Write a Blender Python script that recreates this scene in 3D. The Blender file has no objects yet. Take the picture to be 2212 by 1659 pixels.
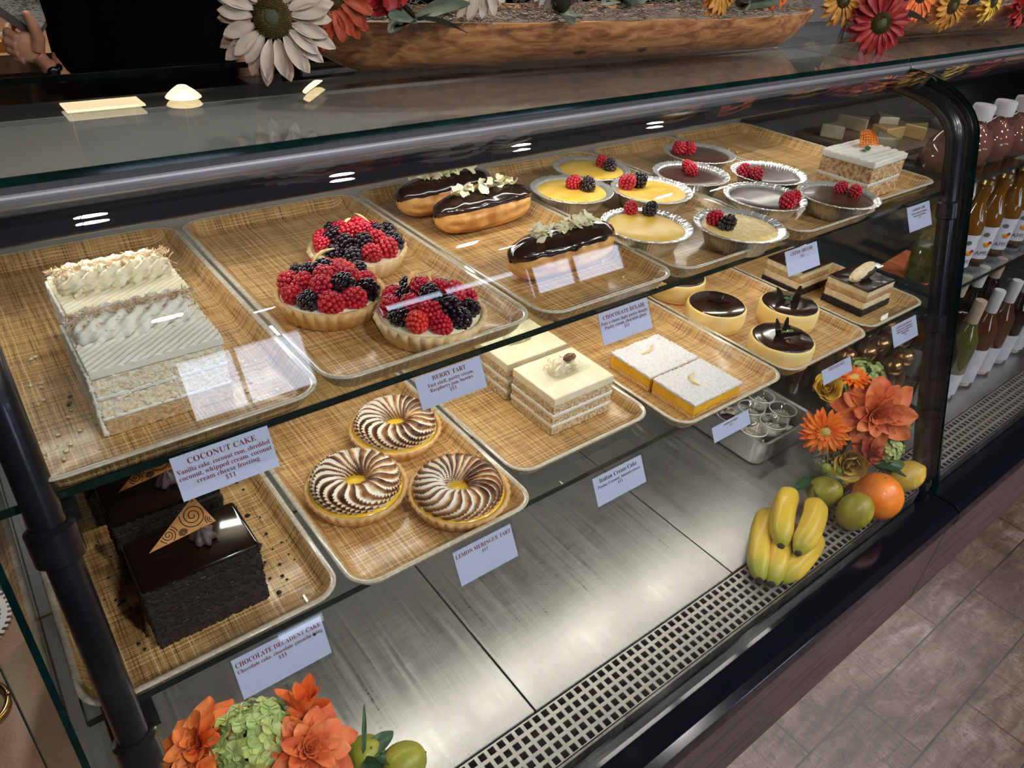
import bpy, bmesh, math, random
from mathutils import Vector, Matrix, Euler, noise
R = random.Random(7)
PI = math.pi
SC = bpy.context.scene
COL = SC.collection

# ------------------------------------------------------------------ camera
cam_data = bpy.data.cameras.new('camera'); cam = bpy.data.objects.new('camera', cam_data); COL.objects.link(cam)
cam_data.sensor_fit = 'HORIZONTAL'; cam_data.sensor_width = 36.0
cam_data.lens = 36.0 * 1569.6 / 2212.0
cam_data.clip_start = 0.01; cam_data.clip_end = 60
# camera axes in the world (x right along the case, y into the case, z up)
AX = ((0.79164391, -0.60840612, 0.05605282), (-0.30378997, -0.47155541, -0.82785696), (0.53010525, 0.63833964, -0.55813165))
m = Matrix.Identity(4)
for i in range(3):
    m[i][0] = AX[0][i]; m[i][1] = -AX[1][i]; m[i][2] = -AX[2][i]
m[2][3] = 1.25
cam.matrix_world = m
SC.camera = cam

# ------------------------------------------------------------------ world, lights, exposure
SC.view_settings.view_transform = 'Standard'; SC.view_settings.look = 'None'
SC.view_settings.gamma = 1.0; SC.view_settings.use_curve_mapping = False
SC.view_settings.exposure = 0.42
SC.cycles.transparent_max_bounces = 32; SC.cycles.max_bounces = 10
SC.cycles.caustics_reflective = False; SC.cycles.caustics_refractive = False
SC.cycles.sample_clamp_indirect = 4.0
w = bpy.data.worlds.new('world'); SC.world = w; w.use_nodes = True
w.node_tree.nodes['Background'].inputs[0].default_value = (0.72, 0.84, 1.0, 1)
w.node_tree.nodes['Background'].inputs[1].default_value = 0.25

def area(name, loc, direction, sx, sy, power, color, spread=180):
    l = bpy.data.lights.new(name, 'AREA'); l.shape = 'RECTANGLE'; l.size = sx; l.size_y = sy
    l.energy = power; l.color = color; l.spread = math.radians(spread)
    o = bpy.data.objects.new(name, l); COL.objects.link(o); o.location = loc
    o.rotation_euler = Vector(direction).to_track_quat('-Z', 'Y').to_euler(); return o
# daylight coming in through the three shop windows behind the viewer
area('window_daylight', (1.02, -3.18, 1.09), (0, 1, 0.02), 0.74, 0.60, 5.6, (0.66, 0.78, 1.0))
area('window_daylight', (2.45, -3.18, 1.255), (0, 1, 0.0), 1.06, 0.21, 3.2, (0.66, 0.78, 1.0))
area('window_daylight', (3.55, -3.18, 1.07), (0, 1, 0.0), 0.92, 0.28, 3.8, (0.66, 0.78, 1.0))
# small ceiling spots on the customer side (their housings are built further down)
SPOTS = [(0.4, -0.75), (1.5, -0.75), (2.6, -0.75), (0.9, -1.7), (2.2, -1.7), (3.4, -1.2), (-0.6, -1.2)]
for sx_, sy_ in SPOTS:
    l = area('ceiling_spot_light', (sx_, sy_, 2.278), (0.1 * (0.9 - sx_), 0.45, -1), 0.09, 0.09, 7.2, (1.0, 0.95, 0.92), 125); l.data.shape = 'DISK'
area('added_ceiling_fill', (0.8, 4.2, 1.35), (0, 0.1, 1), 3.0, 0.3, 22, (1.0, 0.80, 0.60))  # unseen warm fill, added so the back ceiling mirrors brown in the top glass
# warm general light of the shop
BACKSPOTS = [(0.3, 1.95), (1.1, 1.95), (1.9, 1.95), (2.7, 1.95)]
for sx_, sy_ in BACKSPOTS:
    l = area('back_spot_light', (sx_, sy_, 2.278), (0, -0.35, -1), 0.09, 0.09, 6.5, (1.0, 0.90, 0.76), 130); l.data.shape = 'DISK'

# ------------------------------------------------------------------ materials
def newmat(name):
    mt = bpy.data.materials.new(name); mt.use_nodes = True
    nt = mt.node_tree; b = nt.nodes['Principled BSDF']; return mt, nt, b
def lk(nt, a, b): nt.links.new(a, b)
def mth(nt, op, a, b=None, c=None, clamp=False):
    n = nt.nodes.new('ShaderNodeMath'); n.operation = op; n.use_clamp = clamp
    for i, x in enumerate((a, b, c)):
        if x is None: continue
        if isinstance(x, (int, float)): n.inputs[i].default_value = x
        else: lk(nt, x, n.inputs[i])
    return n.outputs[0]
def coords(nt, scale=(1, 1, 1), kind='Object'):
    t = nt.nodes.new('ShaderNodeTexCoord'); mp = nt.nodes.new('ShaderNodeMapping')
    mp.inputs['Scale'].default_value = scale; lk(nt, t.outputs[kind], mp.inputs[0]); return mp.outputs[0]
def tnoise(nt, vec, scale, detail=3, rough=0.5, dist=0.0):
    n = nt.nodes.new('ShaderNodeTexNoise'); n.inputs['Scale'].default_value = scale
    n.inputs['Detail'].default_value = detail; n.inputs['Roughness'].default_value = rough
    n.inputs['Distortion'].default_value = dist; lk(nt, vec, n.inputs['Vector']); return n.outputs['Fac']
def ramp(nt, fac, stops):
    r = nt.nodes.new('ShaderNodeValToRGB'); e = r.color_ramp.elements
    while len(e) < len(stops): e.new(0.5)
    for k, (p, c) in enumerate(stops):
        e[k].position = p; e[k].color = (c[0], c[1], c[2], 1)
    lk(nt, fac, r.inputs[0]); return r.outputs[0]
def mixc(nt, fac, a, b):
    n = nt.nodes.new('ShaderNodeMix'); n.data_type = 'RGBA'
    if isinstance(fac, float): n.inputs[0].default_value = fac
    else: lk(nt, fac, n.inputs[0])
    for i, x in ((6, a), (7, b)):
        if isinstance(x, tuple): n.inputs[i].default_value = (x[0], x[1], x[2], 1)
        else: lk(nt, x, n.inputs[i])
    return n.outputs[2]
def bump(nt, b, h, strength, dist=0.001):
    n = nt.nodes.new('ShaderNodeBump'); n.inputs['Strength'].default_value = strength
    n.inputs['Distance'].default_value = dist; lk(nt, h, n.inputs['Height']); lk(nt, n.outputs[0], b.inputs['Normal'])
def mat(name, c1, c2=None, scale=60, rough=0.5, metal=0.0, bmp=0.0, bscale=None, coat=0.0, sss=0.0, stretch=(1, 1, 1),
        detail=4, lo=0.35, hi=0.65, spec=0.5, bd=0.001, trans=0.0, sheen=0.0):
    mt, nt, b = newmat(name)
    v = coords(nt, stretch)
    if c2 is not None:
        f = tnoise(nt, v, scale, detail)
        lk(nt, ramp(nt, f, [(lo, c1), (hi, c2)]), b.inputs['Base Color'])
    else: b.inputs['Base Color'].default_value = (*c1, 1)
    b.inputs['Roughness'].default_value = rough; b.inputs['Metallic'].default_value = metal
    b.inputs['Coat Weight'].default_value = coat; b.inputs['Coat Roughness'].default_value = 0.08
    b.inputs['Specular IOR Level'].default_value = spec
    b.inputs['Transmission Weight'].default_value = trans
    b.inputs['Sheen Weight'].default_value = sheen
    if sss > 0:
        b.inputs['Subsurface Weight'].default_value = sss; b.inputs['Subsurface Radius'].default_value = (1.0, 0.6, 0.35)
        b.inputs['Subsurface Scale'].default_value = 0.004
    if bmp > 0: bump(nt, b, tnoise(nt, v, bscale or scale, detail), bmp, bd)
    return mt
def emis(name, c, s):
    mt, nt, b = newmat(name); b.inputs['Base Color'].default_value = (*c, 1)
    b.inputs['Emission Color'].default_value = (*c, 1); b.inputs['Emission Strength'].default_value = s; return mt
def pane(name, tint, f0=0.04, gloss=(1, 1, 1), rough=0.0, smudge=0.0):
    """clear sheet: see-through with a mirror coat that grows towards grazing view angles"""
    mt = bpy.data.materials.new(name); mt.use_nodes = True; nt = mt.node_tree; nt.nodes.clear()
    out = nt.nodes.new('ShaderNodeOutputMaterial'); tr = nt.nodes.new('ShaderNodeBsdfTransparent')
    gl = nt.nodes.new('ShaderNodeBsdfGlossy'); mx = nt.nodes.new('ShaderNodeMixShader')
    tr.inputs[0].default_value = (*tint, 1); gl.inputs[0].default_value = (*gloss, 1); gl.inputs['Roughness'].default_value = rough
    lw = nt.nodes.new('ShaderNodeLayerWeight'); lw.inputs[0].default_value = 0.5
    p = mth(nt, 'POWER', lw.outputs['Facing'], 5.0)
    f = mth(nt, 'MULTIPLY_ADD', p, 1 - f0, f0, clamp=True)
    lk(nt, f, mx.inputs[0]); lk(nt, tr.outputs[0], mx.inputs[1]); lk(nt, gl.outputs[0], mx.inputs[2])
    last = mx.outputs[0]
    lk(nt, last, out.inputs[0]); return mt

def weave():
    mt, nt, b = newmat('woven tray')
    v = coords(nt)
    base = ramp(nt, tnoise(nt, coords(nt, (1, 4, 1)), 11, 4), [(0.3, (0.40, 0.205, 0.068)), (0.7, (0.60, 0.365, 0.135))])
    sp = nt.nodes.new('ShaderNodeSeparateXYZ'); lk(nt, v, sp.inputs[0])
    wob = tnoise(nt, coords(nt), 28, 2)
    def threads(axis, period, width):
        """distance-based threads: returns (mask, id)"""
        c = mth(nt, 'MULTIPLY_ADD', wob, 0.0016, sp.outputs[axis])
        q = mth(nt, 'DIVIDE', c, period)
        f = mth(nt, 'ABSOLUTE', mth(nt, 'SUBTRACT', mth(nt, 'FRACT', q), 0.5))
        mask = mth(nt, 'SUBTRACT', 1.0, mth(nt, 'DIVIDE', f, width), clamp=True)
        idn = mth(nt, 'FLOOR', q)
        wn = nt.nodes.new('ShaderNodeTexWhiteNoise'); wn.noise_dimensions = '1D'; lk(nt, idn, wn.inputs['W'])
        return mask, wn.outputs['Value']
    mx_, ix = threads(0, 0.0031, 0.27); my_, iy = threads(1, 0.0024, 0.29)
    dx = mth(nt, 'MULTIPLY_ADD', ix, 0.34, mth(nt, 'MULTIPLY', tnoise(nt, coords(nt, (260, 26, 1)), 1.0, 3), 0.80))
    dy = mth(nt, 'MULTIPLY_ADD', iy, 0.34, mth(nt, 'MULTIPLY', tnoise(nt, coords(nt, (26, 260, 1)), 1.0, 3), 0.80))
    sx_ = mth(nt, 'GREATER_THAN', mx_, my_)
    pick = mth(nt, 'ADD', mth(nt, 'MULTIPLY', dx, sx_), mth(nt, 'MULTIPLY', dy, mth(nt, 'SUBTRACT', 1.0, sx_)))
    lines = mth(nt, 'MAXIMUM', mx_, my_)
    lc = ramp(nt, pick, [(0.30, (0.10, 0.045, 0.014)), (0.42, (0.24, 0.12, 0.042)), (0.56, (0.60, 0.37, 0.14)), (0.78, (0.90, 0.68, 0.38))])
    lk(nt, mixc(nt, mth(nt, 'MULTIPLY', lines, 1.5, clamp=True), base, lc), b.inputs['Base Color'])
    b.inputs['Roughness'].default_value = 0.36; b.inputs['Coat Weight'].default_value = 0.3; b.inputs['Coat Roughness'].default_value = 0.14
    bump(nt, b, lines, 0.35, 0.0006); return mt

M = {}
M['weave'] = weave()
M['rim'] = mat('clear tray rim', (0.50, 0.43, 0.32), (0.62, 0.57, 0.48), 200, rough=0.18, bmp=0.2, coat=0.6)
M['black'] = mat('black metal', (0.006, 0.007, 0.010), (0.012, 0.013, 0.018), 40, rough=0.28, coat=0.3)
M['blackgloss'] = mat('black gloss', (0.004, 0.005, 0.009), rough=0.12)
M['navy'] = mat('dark housing', (0.020, 0.022, 0.034), (0.030, 0.032, 0.046), 5, rough=0.32, stretch=(0.3, 8, 8), metal=0.3)
M['alu'] = mat('aluminium', (0.34, 0.34, 0.39), (0.44, 0.44, 0.50), 8, rough=0.48, metal=1.0, stretch=(0.2, 20, 20), bmp=0.05)
M['greypanel'] = mat('grey panel', (0.33, 0.33, 0.34), (0.38, 0.38, 0.39), 3, rough=0.5)
M['glassedge'] = mat('glass edge', (0.001, 0.010, 0.010), (0.003, 0.022, 0.020), 30, rough=0.12, coat=0.5)
M['glass'] = pane('case glass', (0.97, 0.985, 0.98), 0.045)
M['topglass'] = pane('top glass', (0.90, 0.92, 0.915), 0.05)
M['shelfglass'] = pane('shelf glass', (0.93, 0.965, 0.955), 0.04)
M['acrylic'] = pane('acrylic', (0.95, 0.96, 0.98), 0.035, rough=0.02)
M['cup'] = pane('clear cup', (0.97, 0.975, 0.98), 0.045, rough=0.03)
M['vase'] = pane('vase glass', (0.80, 0.86, 0.84), 0.10)
M['card'] = mat('card', (0.62, 0.66, 0.86), (0.66, 0.70, 0.90), 30, rough=0.6)
M['ink'] = mat('ink', (0.22, 0.015, 0.03), rough=0.6)
M['inkdark'] = mat('dark ink', (0.06, 0.02, 0.06), rough=0.6)
M['led'] = emis('led tube', (1.0, 0.96, 0.88), 21); M['leddim'] = emis('dim led tube', (1.0, 0.94, 0.86), 5); M['ledtop'] = emis('top led tube', (1.0, 0.95, 0.86), 13)

def steel():
    mt, nt, b = newmat('brushed steel')
    f1 = tnoise(nt, coords(nt, (260, 5, 5)), 1.0, 5, 0.6)
    f2 = tnoise(nt, coords(nt, (30, 300, 5)), 1.0, 4, 0.6, 1.5)
    f3 = tnoise(nt, coords(nt), 5, 4)
    s = mth(nt, 'ADD', mth(nt, 'MULTIPLY', f1, 0.6), mth(nt, 'MULTIPLY', f2, 0.4))
    lk(nt, ramp(nt, s, [(0.35, (0.46, 0.46, 0.455)), (0.65, (0.62, 0.62, 0.61))]), b.inputs['Base Color'])
    b.inputs['Metallic'].default_value = 1.0
    lk(nt, mth(nt, 'ADD', mth(nt, 'MULTIPLY', f3, 0.14), mth(nt, 'MULTIPLY', s, 0.60)), b.inputs['Roughness'])
    bump(nt, b, s, 0.10, 0.0004); return mt
M['steel'] = steel()
M['grille'] = mat('grille steel', (0.50, 0.485, 0.46), (0.60, 0.585, 0.55), 60, rough=0.42, metal=0.75)
M['holeshade'] = mat('dark cavity', (0.006, 0.006, 0.006), rough=0.8)  # near-black colour painted as the shade below the grille
def basewood():
    mt, nt, b = newmat('base wood')
    f = tnoise(nt, coords(nt, (3, 60, 60)), 1.5, 6, 0.6, 0.6)
    lk(nt, ramp(nt, f, [(0.3, (0.070, 0.048, 0.053)), (0.7, (0.15, 0.108, 0.115))]), b.inputs['Base Color'])
    b.inputs['Roughness'].default_value = 0.5; bump(nt, b, f, 0.15, 0.001); return mt
M['basewood'] = basewood()
def tile():
    mt, nt, b = newmat('floor planks')
    v = coords(nt); sp = nt.nodes.new('ShaderNodeSeparateXYZ'); lk(nt, v, sp.inputs[0])
    rowf = mth(nt, 'DIVIDE', mth(nt, 'SUBTRACT', sp.outputs[1], 0.073), 0.122); row = mth(nt, 'FLOOR', rowf)
    colf = mth(nt, 'DIVIDE', mth(nt, 'ADD', mth(nt, 'SUBTRACT', sp.outputs[0], 1.087), mth(nt, 'MULTIPLY', row, 0.1725)), 0.477)
    def near(q, sz, wd): return mth(nt, 'LESS_THAN', mth(nt, 'SUBTRACT', 0.5, mth(nt, 'ABSOLUTE', mth(nt, 'SUBTRACT', mth(nt, 'FRACT', q), 0.5))), wd / sz)
    grout = mth(nt, 'MAXIMUM', near(rowf, 0.122, 0.0017), near(colf, 0.477, 0.0017))
    idn = nt.nodes.new('ShaderNodeTexWhiteNoise'); idn.noise_dimensions = '1D'
    lk(nt, mth(nt, 'ADD', mth(nt, 'MULTIPLY', row, 7.3), mth(nt, 'FLOOR', colf)), idn.inputs['W'])
    tone = mth(nt, 'MULTIPLY_ADD', idn.outputs['Value'], 0.45, 0.62)
    f = tnoise(nt, coords(nt, (4, 14, 4)), 2.2, 8, 0.62, 1.2)
    f2 = tnoise(nt, v, 7, 6, 0.6)
    c = ramp(nt, mth(nt, 'ADD', mth(nt, 'MULTIPLY', f, 0.55), mth(nt, 'MULTIPLY', f2, 0.45)), [(0.38, (0.030, 0.014, 0.009)), (0.48, (0.085, 0.044, 0.029)), (0.55, (0.125, 0.075, 0.056)), (0.66, (0.22, 0.165, 0.15))])
    vm = nt.nodes.new('ShaderNodeVectorMath'); vm.operation = 'SCALE'; lk(nt, c, vm.inputs[0]); lk(nt, tone, vm.inputs['Scale'])
    cr = mth(nt, 'LESS_THAN', mth(nt, 'ABSOLUTE', mth(nt, 'SUBTRACT', tnoise(nt, coords(nt, (14, 4, 3)), 1.6, 6, 0.62, 2.0), 0.5)), 0.012)
    c2 = mixc(nt, mth(nt, 'MULTIPLY', cr, 0.75), vm.outputs[0], (0.012, 0.007, 0.006))
    lk(nt, mixc(nt, grout, c2, (0.006, 0.004, 0.004)), b.inputs['Base Color'])
    b.inputs['Roughness'].default_value = 0.38
    bump(nt, b, mth(nt, 'SUBTRACT', mth(nt, 'SUBTRACT', f, grout), mth(nt, 'MULTIPLY', cr, 0.5)), 0.4, 0.002); return mt
M['tile'] = tile()

# ------------------------------------------------------------------ object helpers
def link(name, me, parent=None, loc=None, rot=None):
    o = bpy.data.objects.new(name, me); COL.objects.link(o)
    if parent is not None: o.parent = parent
    if loc is not None: o.location = loc
    if rot is not None: o.rotation_euler = rot
    return o
def tag(o, label=None, cat=None, group=None, kind=None):
    if label: o['label'] = label
    if cat: o['category'] = cat
    if group: o['group'] = group
    if kind: o['kind'] = kind
    return o
def thing(name, label, cat, loc=(0, 0, 0), rz=0.0, group=None):
    o = bpy.data.objects.new(name, None); COL.objects.link(o); o.location = loc
    o.rotation_euler = (0, 0, rz); o.empty_display_size = 0.02
    return tag(o, label, cat, group)
def dup(root, loc, rz, label=None, group=None, scale=None):
    r = root.copy(); COL.objects.link(r); r.location = loc; r.rotation_euler = (0, 0, rz)
    if scale: r.scale = scale
    if label: r['label'] = label
    if group: r['group'] = group
    for ch in list(root.children):
        c = ch.copy(); COL.objects.link(c); c.parent = r
        for g in list(ch.children):
            d = g.copy(); COL.objects.link(d); d.parent = c
    return r

class B:
    """collects geometry and links it as one mesh object"""
    def __init__(s): s.v = []; s.f = []; s.mi = []; s.m = 0; s.col = None
    def add(s, vs, fs, T=None):
        o = len(s.v)
        s.v += [tuple(T @ Vector(p)) for p in vs] if T is not None else [tuple(p) for p in vs]
        s.f += [tuple(o + i for i in f) for f in fs]; s.mi += [s.m] * len(fs); return s
    def box(s, x0, x1, y0, y1, z0, z1, T=None):
        v = [(x0, y0, z0), (x1, y0, z0), (x1, y1, z0), (x0, y1, z0), (x0, y0, z1), (x1, y0, z1), (x1, y1, z1), (x0, y1, z1)]
        return s.add(v, [(0, 3, 2, 1), (4, 5, 6, 7), (0, 1, 5, 4), (1, 2, 6, 5), (2, 3, 7, 6), (3, 0, 4, 7)], T)
    def loft(s, rings, cap0=True, cap1=True, T=None, closed=True):
        n = len(rings[0]); v = [p for r in rings for p in r]; f = []
        for k in range(len(rings) - 1):
            for i in range(n if closed else n - 1):
                j = (i + 1) % n
                f.append((k * n + i, k * n + j, (k + 1) * n + j, (k + 1) * n + i))
        if cap0: f.append(tuple(range(n - 1, -1, -1)))
        if cap1: f.append(tuple((len(rings) - 1) * n + i for i in range(n)))
        return s.add(v, f, T)
    def lathe(s, prof, n=32, fn=None, T=None, cap0=True, cap1=True):
        rings = []
        for k, (r, z) in enumerate(prof):
            ring = []
            for i in range(n):
                a = 2 * PI * i / n; rr, zz = (r, z) if fn is None else fn(r, z, a, k)
                ring.append((rr * math.cos(a), rr * math.sin(a), zz))
            rings.append(ring)
        return s.loft(rings, cap0, cap1, T)
    def tube(s, pts, rad, n=10, T=None, sy=1.0):
        pts = [Vector(p) for p in pts]; rings = []; up = Vector((0, 0, 1))
        if not isinstance(rad, (list, tuple)): rad = [rad] * len(pts)
        prev = None
        for k, p in enumerate(pts):
            d = (pts[min(k + 1, len(pts) - 1)] - pts[max(k - 1, 0)]).normalized()
            if prev is None:
                a = d.cross(up)
                if a.length < 1e-3: a = d.cross(Vector((1, 0, 0)))
                a.normalize()
            else:
                a = (prev - d * prev.dot(d)).normalized()
            prev = a; b = d.cross(a)
            rings.append([tuple(p + (a * math.cos(t) + b * math.sin(t) * sy) * rad[k]) for t in (2 * PI * i / n for i in range(n))])
        return s.loft(rings, T=T)
    def ell(s, c, r, T=None, nu=14, nv=9, fn=None):
        v = []; f = []
        for j in range(nv + 1):
            t = PI * j / nv
            for i in range(nu):
                a = 2 * PI * i / nu
                d = Vector((math.sin(t) * math.cos(a), math.sin(t) * math.sin(a), math.cos(t)))
                k = 1.0 if fn is None else fn(d)
                v.append((c[0] + r[0] * d.x * k, c[1] + r[1] * d.y * k, c[2] + r[2] * d.z * k))
        for j in range(nv):
            for i in range(nu):
                q = (i + 1) % nu; f.append((j * nu + i, (j + 1) * nu + i, (j + 1) * nu + q, j * nu + q))
        return s.add(v, f, T)
    def grid(s, P, nu, nv, T=None):
        v = [P(i / nu, j / nv) for j in range(nv + 1) for i in range(nu + 1)]
        f = [(j * (nu + 1) + i, j * (nu + 1) + i + 1, (j + 1) * (nu + 1) + i + 1, (j + 1) * (nu + 1) + i) for j in range(nv) for i in range(nu)]
        return s.add(v, f, T)
    def mesh(s, name, mats, smooth=True, auto=None, merge=False):
        me = bpy.data.meshes.new(name); me.from_pydata(s.v, [], s.f)
        for mm in (mats if isinstance(mats, (list, tuple)) else [mats]): me.materials.append(mm)
        me.polygons.foreach_set('material_index', s.mi)
        if merge:
            bm = bmesh.new(); bm.from_mesh(me); bmesh.ops.remove_doubles(bm, verts=bm.verts, dist=1e-5)
            bmesh.ops.recalc_face_normals(bm, faces=bm.faces); bm.to_mesh(me); bm.free()
        me.polygons.foreach_set('use_smooth', [smooth] * len(me.polygons))
        if auto is not None: me.set_sharp_from_angle(angle=math.radians(auto))
        me.update(); return me
    def build(s, name, mats, parent=None, smooth=True, auto=None, loc=None, rot=None, bevel=0, merge=False):
        me = s.mesh(name, mats, smooth, auto, merge); o = link(name, me, parent, loc, rot)
        if bevel:
            md = o.modifiers.new('bevel', 'BEVEL'); md.width = bevel; md.segments = 2; md.limit_method = 'ANGLE'; md.angle_limit = math.radians(40)
        return o
def TR(loc=(0, 0, 0), rot=(0, 0, 0), sc=(1, 1, 1)):
    return Matrix.LocRotScale(Vector(loc), Euler(rot), Vector(sc))
def nz(p, s): return noise.noise(Vector(p) * s)
def struct(name, b, mt, **k):
    o = b.build(name, mt, None, **k); o['kind'] = 'structure'; return o
def rrect(x0, x1, y0, y1, r, z, n=7):
    pts = []
    for cx, cy, a0 in ((x1 - r, y1 - r, 0), (x0 + r, y1 - r, PI / 2), (x0 + r, y0 + r, PI), (x1 - r, y0 + r, 1.5 * PI)):
        for i in range(n + 1):
            a = a0 + PI / 2 * i / n; pts.append((cx + r * math.cos(a), cy + r * math.sin(a), z))
    return pts
def crumb_box(sx, sy, sz, res=0.0035, amp=0.0012, fs=350, seed=0, fn=None):
    """box from 0..sx, 0..sy, 0..sz with a lumpy surface"""
    b = B(); nx, ny, nzz = [max(2, int(round(q / res))) for q in (sx, sy, sz)]
    idx = {}
    def K(i, j, k):
        if (i, j, k) not in idx:
            p = Vector((sx * i / nx, sy * j / ny, sz * k / nzz))
            nrm = Vector(((i == nx) - (i == 0), (j == ny) - (j == 0), (k == nzz) - (k == 0)))
            if nrm.length > 0: nrm.normalize()
            d = noise.noise(p * fs + Vector((seed, 0, 0))) + 0.6 * noise.noise(p * fs * 0.35 + Vector((0, seed, 3)))
            q = p + nrm * d * amp
            if fn: q = fn(q, p, nrm)
            idx[(i, j, k)] = len(b.v); b.v.append(tuple(q))
        return idx[(i, j, k)]
    def F(*q): b.f.append(q); b.mi.append(0)
    for i in range(nx):
        for j in range(ny):
            F(K(i, j, 0), K(i, j + 1, 0), K(i + 1, j + 1, 0), K(i + 1, j, 0))
            F(K(i, j, nzz), K(i + 1, j, nzz), K(i + 1, j + 1, nzz), K(i, j + 1, nzz))
    for i in range(nx):
        for k in range(nzz):
            F(K(i, 0, k), K(i + 1, 0, k), K(i + 1, 0, k + 1), K(i, 0, k + 1))
            F(K(i, ny, k), K(i, ny, k + 1), K(i + 1, ny, k + 1), K(i + 1, ny, k))
    for j in range(ny):
        for k in range(nzz):
            F(K(0, j, k), K(0, j, k + 1), K(0, j + 1, k + 1), K(0, j + 1, k))
            F(K(nx, j, k), K(nx, j + 1, k), K(nx, j + 1, k + 1), K(nx, j, k + 1))
    return b
# ------------------------------------------------------------------ room
FZ = 0.0; DECK = 0.30; LS = 0.659; US = 0.865; TOP = 1.05
b = B(); b.box(-3, 6.5, -3.3, 8, -0.05, 0); struct('floor', b, M['tile'])
brown = mat('brown ceiling', (0.085, 0.055, 0.035), (0.13, 0.085, 0.055), 6, rough=0.6, stretch=(1, 6, 1))
wallm = mat('warm wall', (0.20, 0.14, 0.10), (0.25, 0.18, 0.13), 4, rough=0.7)
b = B(); b.box(-3, 6.5, 1.2, 8, 2.30, 2.35); struct('ceiling', b, brown)
b = B(); b.box(-3, 6.5, -3.3, 1.2, 2.30, 2.35); struct('ceiling', b, mat('dark ceiling', (0.012, 0.009, 0.008), (0.02, 0.015, 0.013), 6, rough=0.8))
b = B(); b.box(-3.05, -3, -3.3, 8, 0, 2.3); struct('wall_left', b, wallm)
b = B(); b.box(6.5, 6.55, -3.3, 8, 0, 2.3); struct('wall_right', b, wallm)
b = B(); b.box(-3, 6.5, 8, 8.05, 0, 2.3); struct('wall_back', b, mat('dark wall', (0.03, 0.022, 0.018), (0.05, 0.036, 0.028), 3, rough=0.7))
b = B()
wins = [(0.65, 1.39, 0.79, 1.39), (1.92, 2.98, 1.15, 1.36), (3.09, 4.01, 0.93, 1.21)]
xs = [-3] + [q for w_ in wins for q in w_[:2]] + [6.5]
for i in range(0, len(xs), 2): b.box(xs[i], xs[i + 1], -3.35, -3.25, 0, 2.3)
for a_, c_, e_, f_ in wins: b.box(a_, c_, -3.35, -3.25, 0, e_); b.box(a_, c_, -3.35, -3.25, f_, 2.3)
struct('wall_front', b, mat('dark front wall', (0.03, 0.024, 0.022), (0.05, 0.04, 0.035), 4, rough=0.7))
for k, (a_, c_, e_, f_) in enumerate(wins):
    b = B()
    for xx in (a_, c_ - 0.02, a_ + (c_ - a_) * 0.42): b.box(xx, xx + 0.02, -3.17, -3.13, e_, f_)
    for zz in (e_, f_ - 0.02, f_ - 0.14)[:3 if k == 0 else 2]: b.box(a_, c_, -3.17, -3.13, zz, zz + 0.02)
    struct('window_%d' % (k + 1), b, M['black'])

# ------------------------------------------------------------------ display cases
def gprof(n=10):
    """profile (y, z) of the curved front glass from its foot to the rail under the top glass"""
    pts = [(0.315, 0.275)]
    for t in (0.25, 0.5, 0.75, 1.0): pts.append((0.315 + (0.4985 - 0.315) * t, 0.275 + (0.945 - 0.275) * t))
    p0 = Vector((0.4985, 0.945)); p1 = Vector((0.522, 1.030)); p2 = Vector((0.66, 1.036))
    for i in range(1, n + 1):
        t = i / n; q = p0 * (1 - t) ** 2 + p1 * 2 * t * (1 - t) + p2 * t * t; pts.append((q.x, q.y))
    return pts
def sheet(name, x0, x1, parent, th=0.006):
    pr = gprof(); out = []; n = len(pr)
    for k, (y, z) in enumerate(pr):
        a = Vector(pr[min(k + 1, n - 1)]) - Vector(pr[max(k - 1, 0)]); a.normalize(); nn = Vector((a.y, -a.x))
        out.append((y + nn.x * th, z + nn.y * th))
    b = B()
    b.loft([[(x0, y, z) for y, z in pr], [(x1, y, z) for y, z in pr]], False, False, closed=False)
    b.loft([[(x1, y, z) for y, z in out], [(x0, y, z) for y, z in out]], False, False, closed=False)
    g = b.build(name, M['glass'], parent)
    for xx in (x0, x1):
        e = B(); xa, xb = (xx - 0.0008, xx) if xx == x0 else (xx, xx + 0.0008)
        e.loft([[(xa, *pr[k]), (xb, *pr[k]), (xb, *out[k]), (xa, *out[k])] for k in range(n)])
        e.build('glass_edge', M['glassedge'], g, smooth=False)
    return g
def prism(b, prof, x0, x1):
    b.loft([[(x0, y, z) for y, z in prof], [(x1, y, z) for y, z in prof]]); return b

def post(parent, x, r, name='post', flat=1.0):
    pr = gprof(14); pts = []
    for k in range(1, len(pr)):
        y, z = pr[k]; a = Vector(pr[min(k + 1, len(pr) - 1)]) - Vector(pr[k - 1]); a.normalize()
        pts.append((x, y - a.y * -0.024, z - a.x * 0.024) if False else (x, y + a.y * 0.024, z - a.x * 0.024))
    pts = [(x, 0.333, 0.27)] + pts
    b = B(); b.tube(pts, r, 20); return b.build(name, M['black'], parent)

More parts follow.
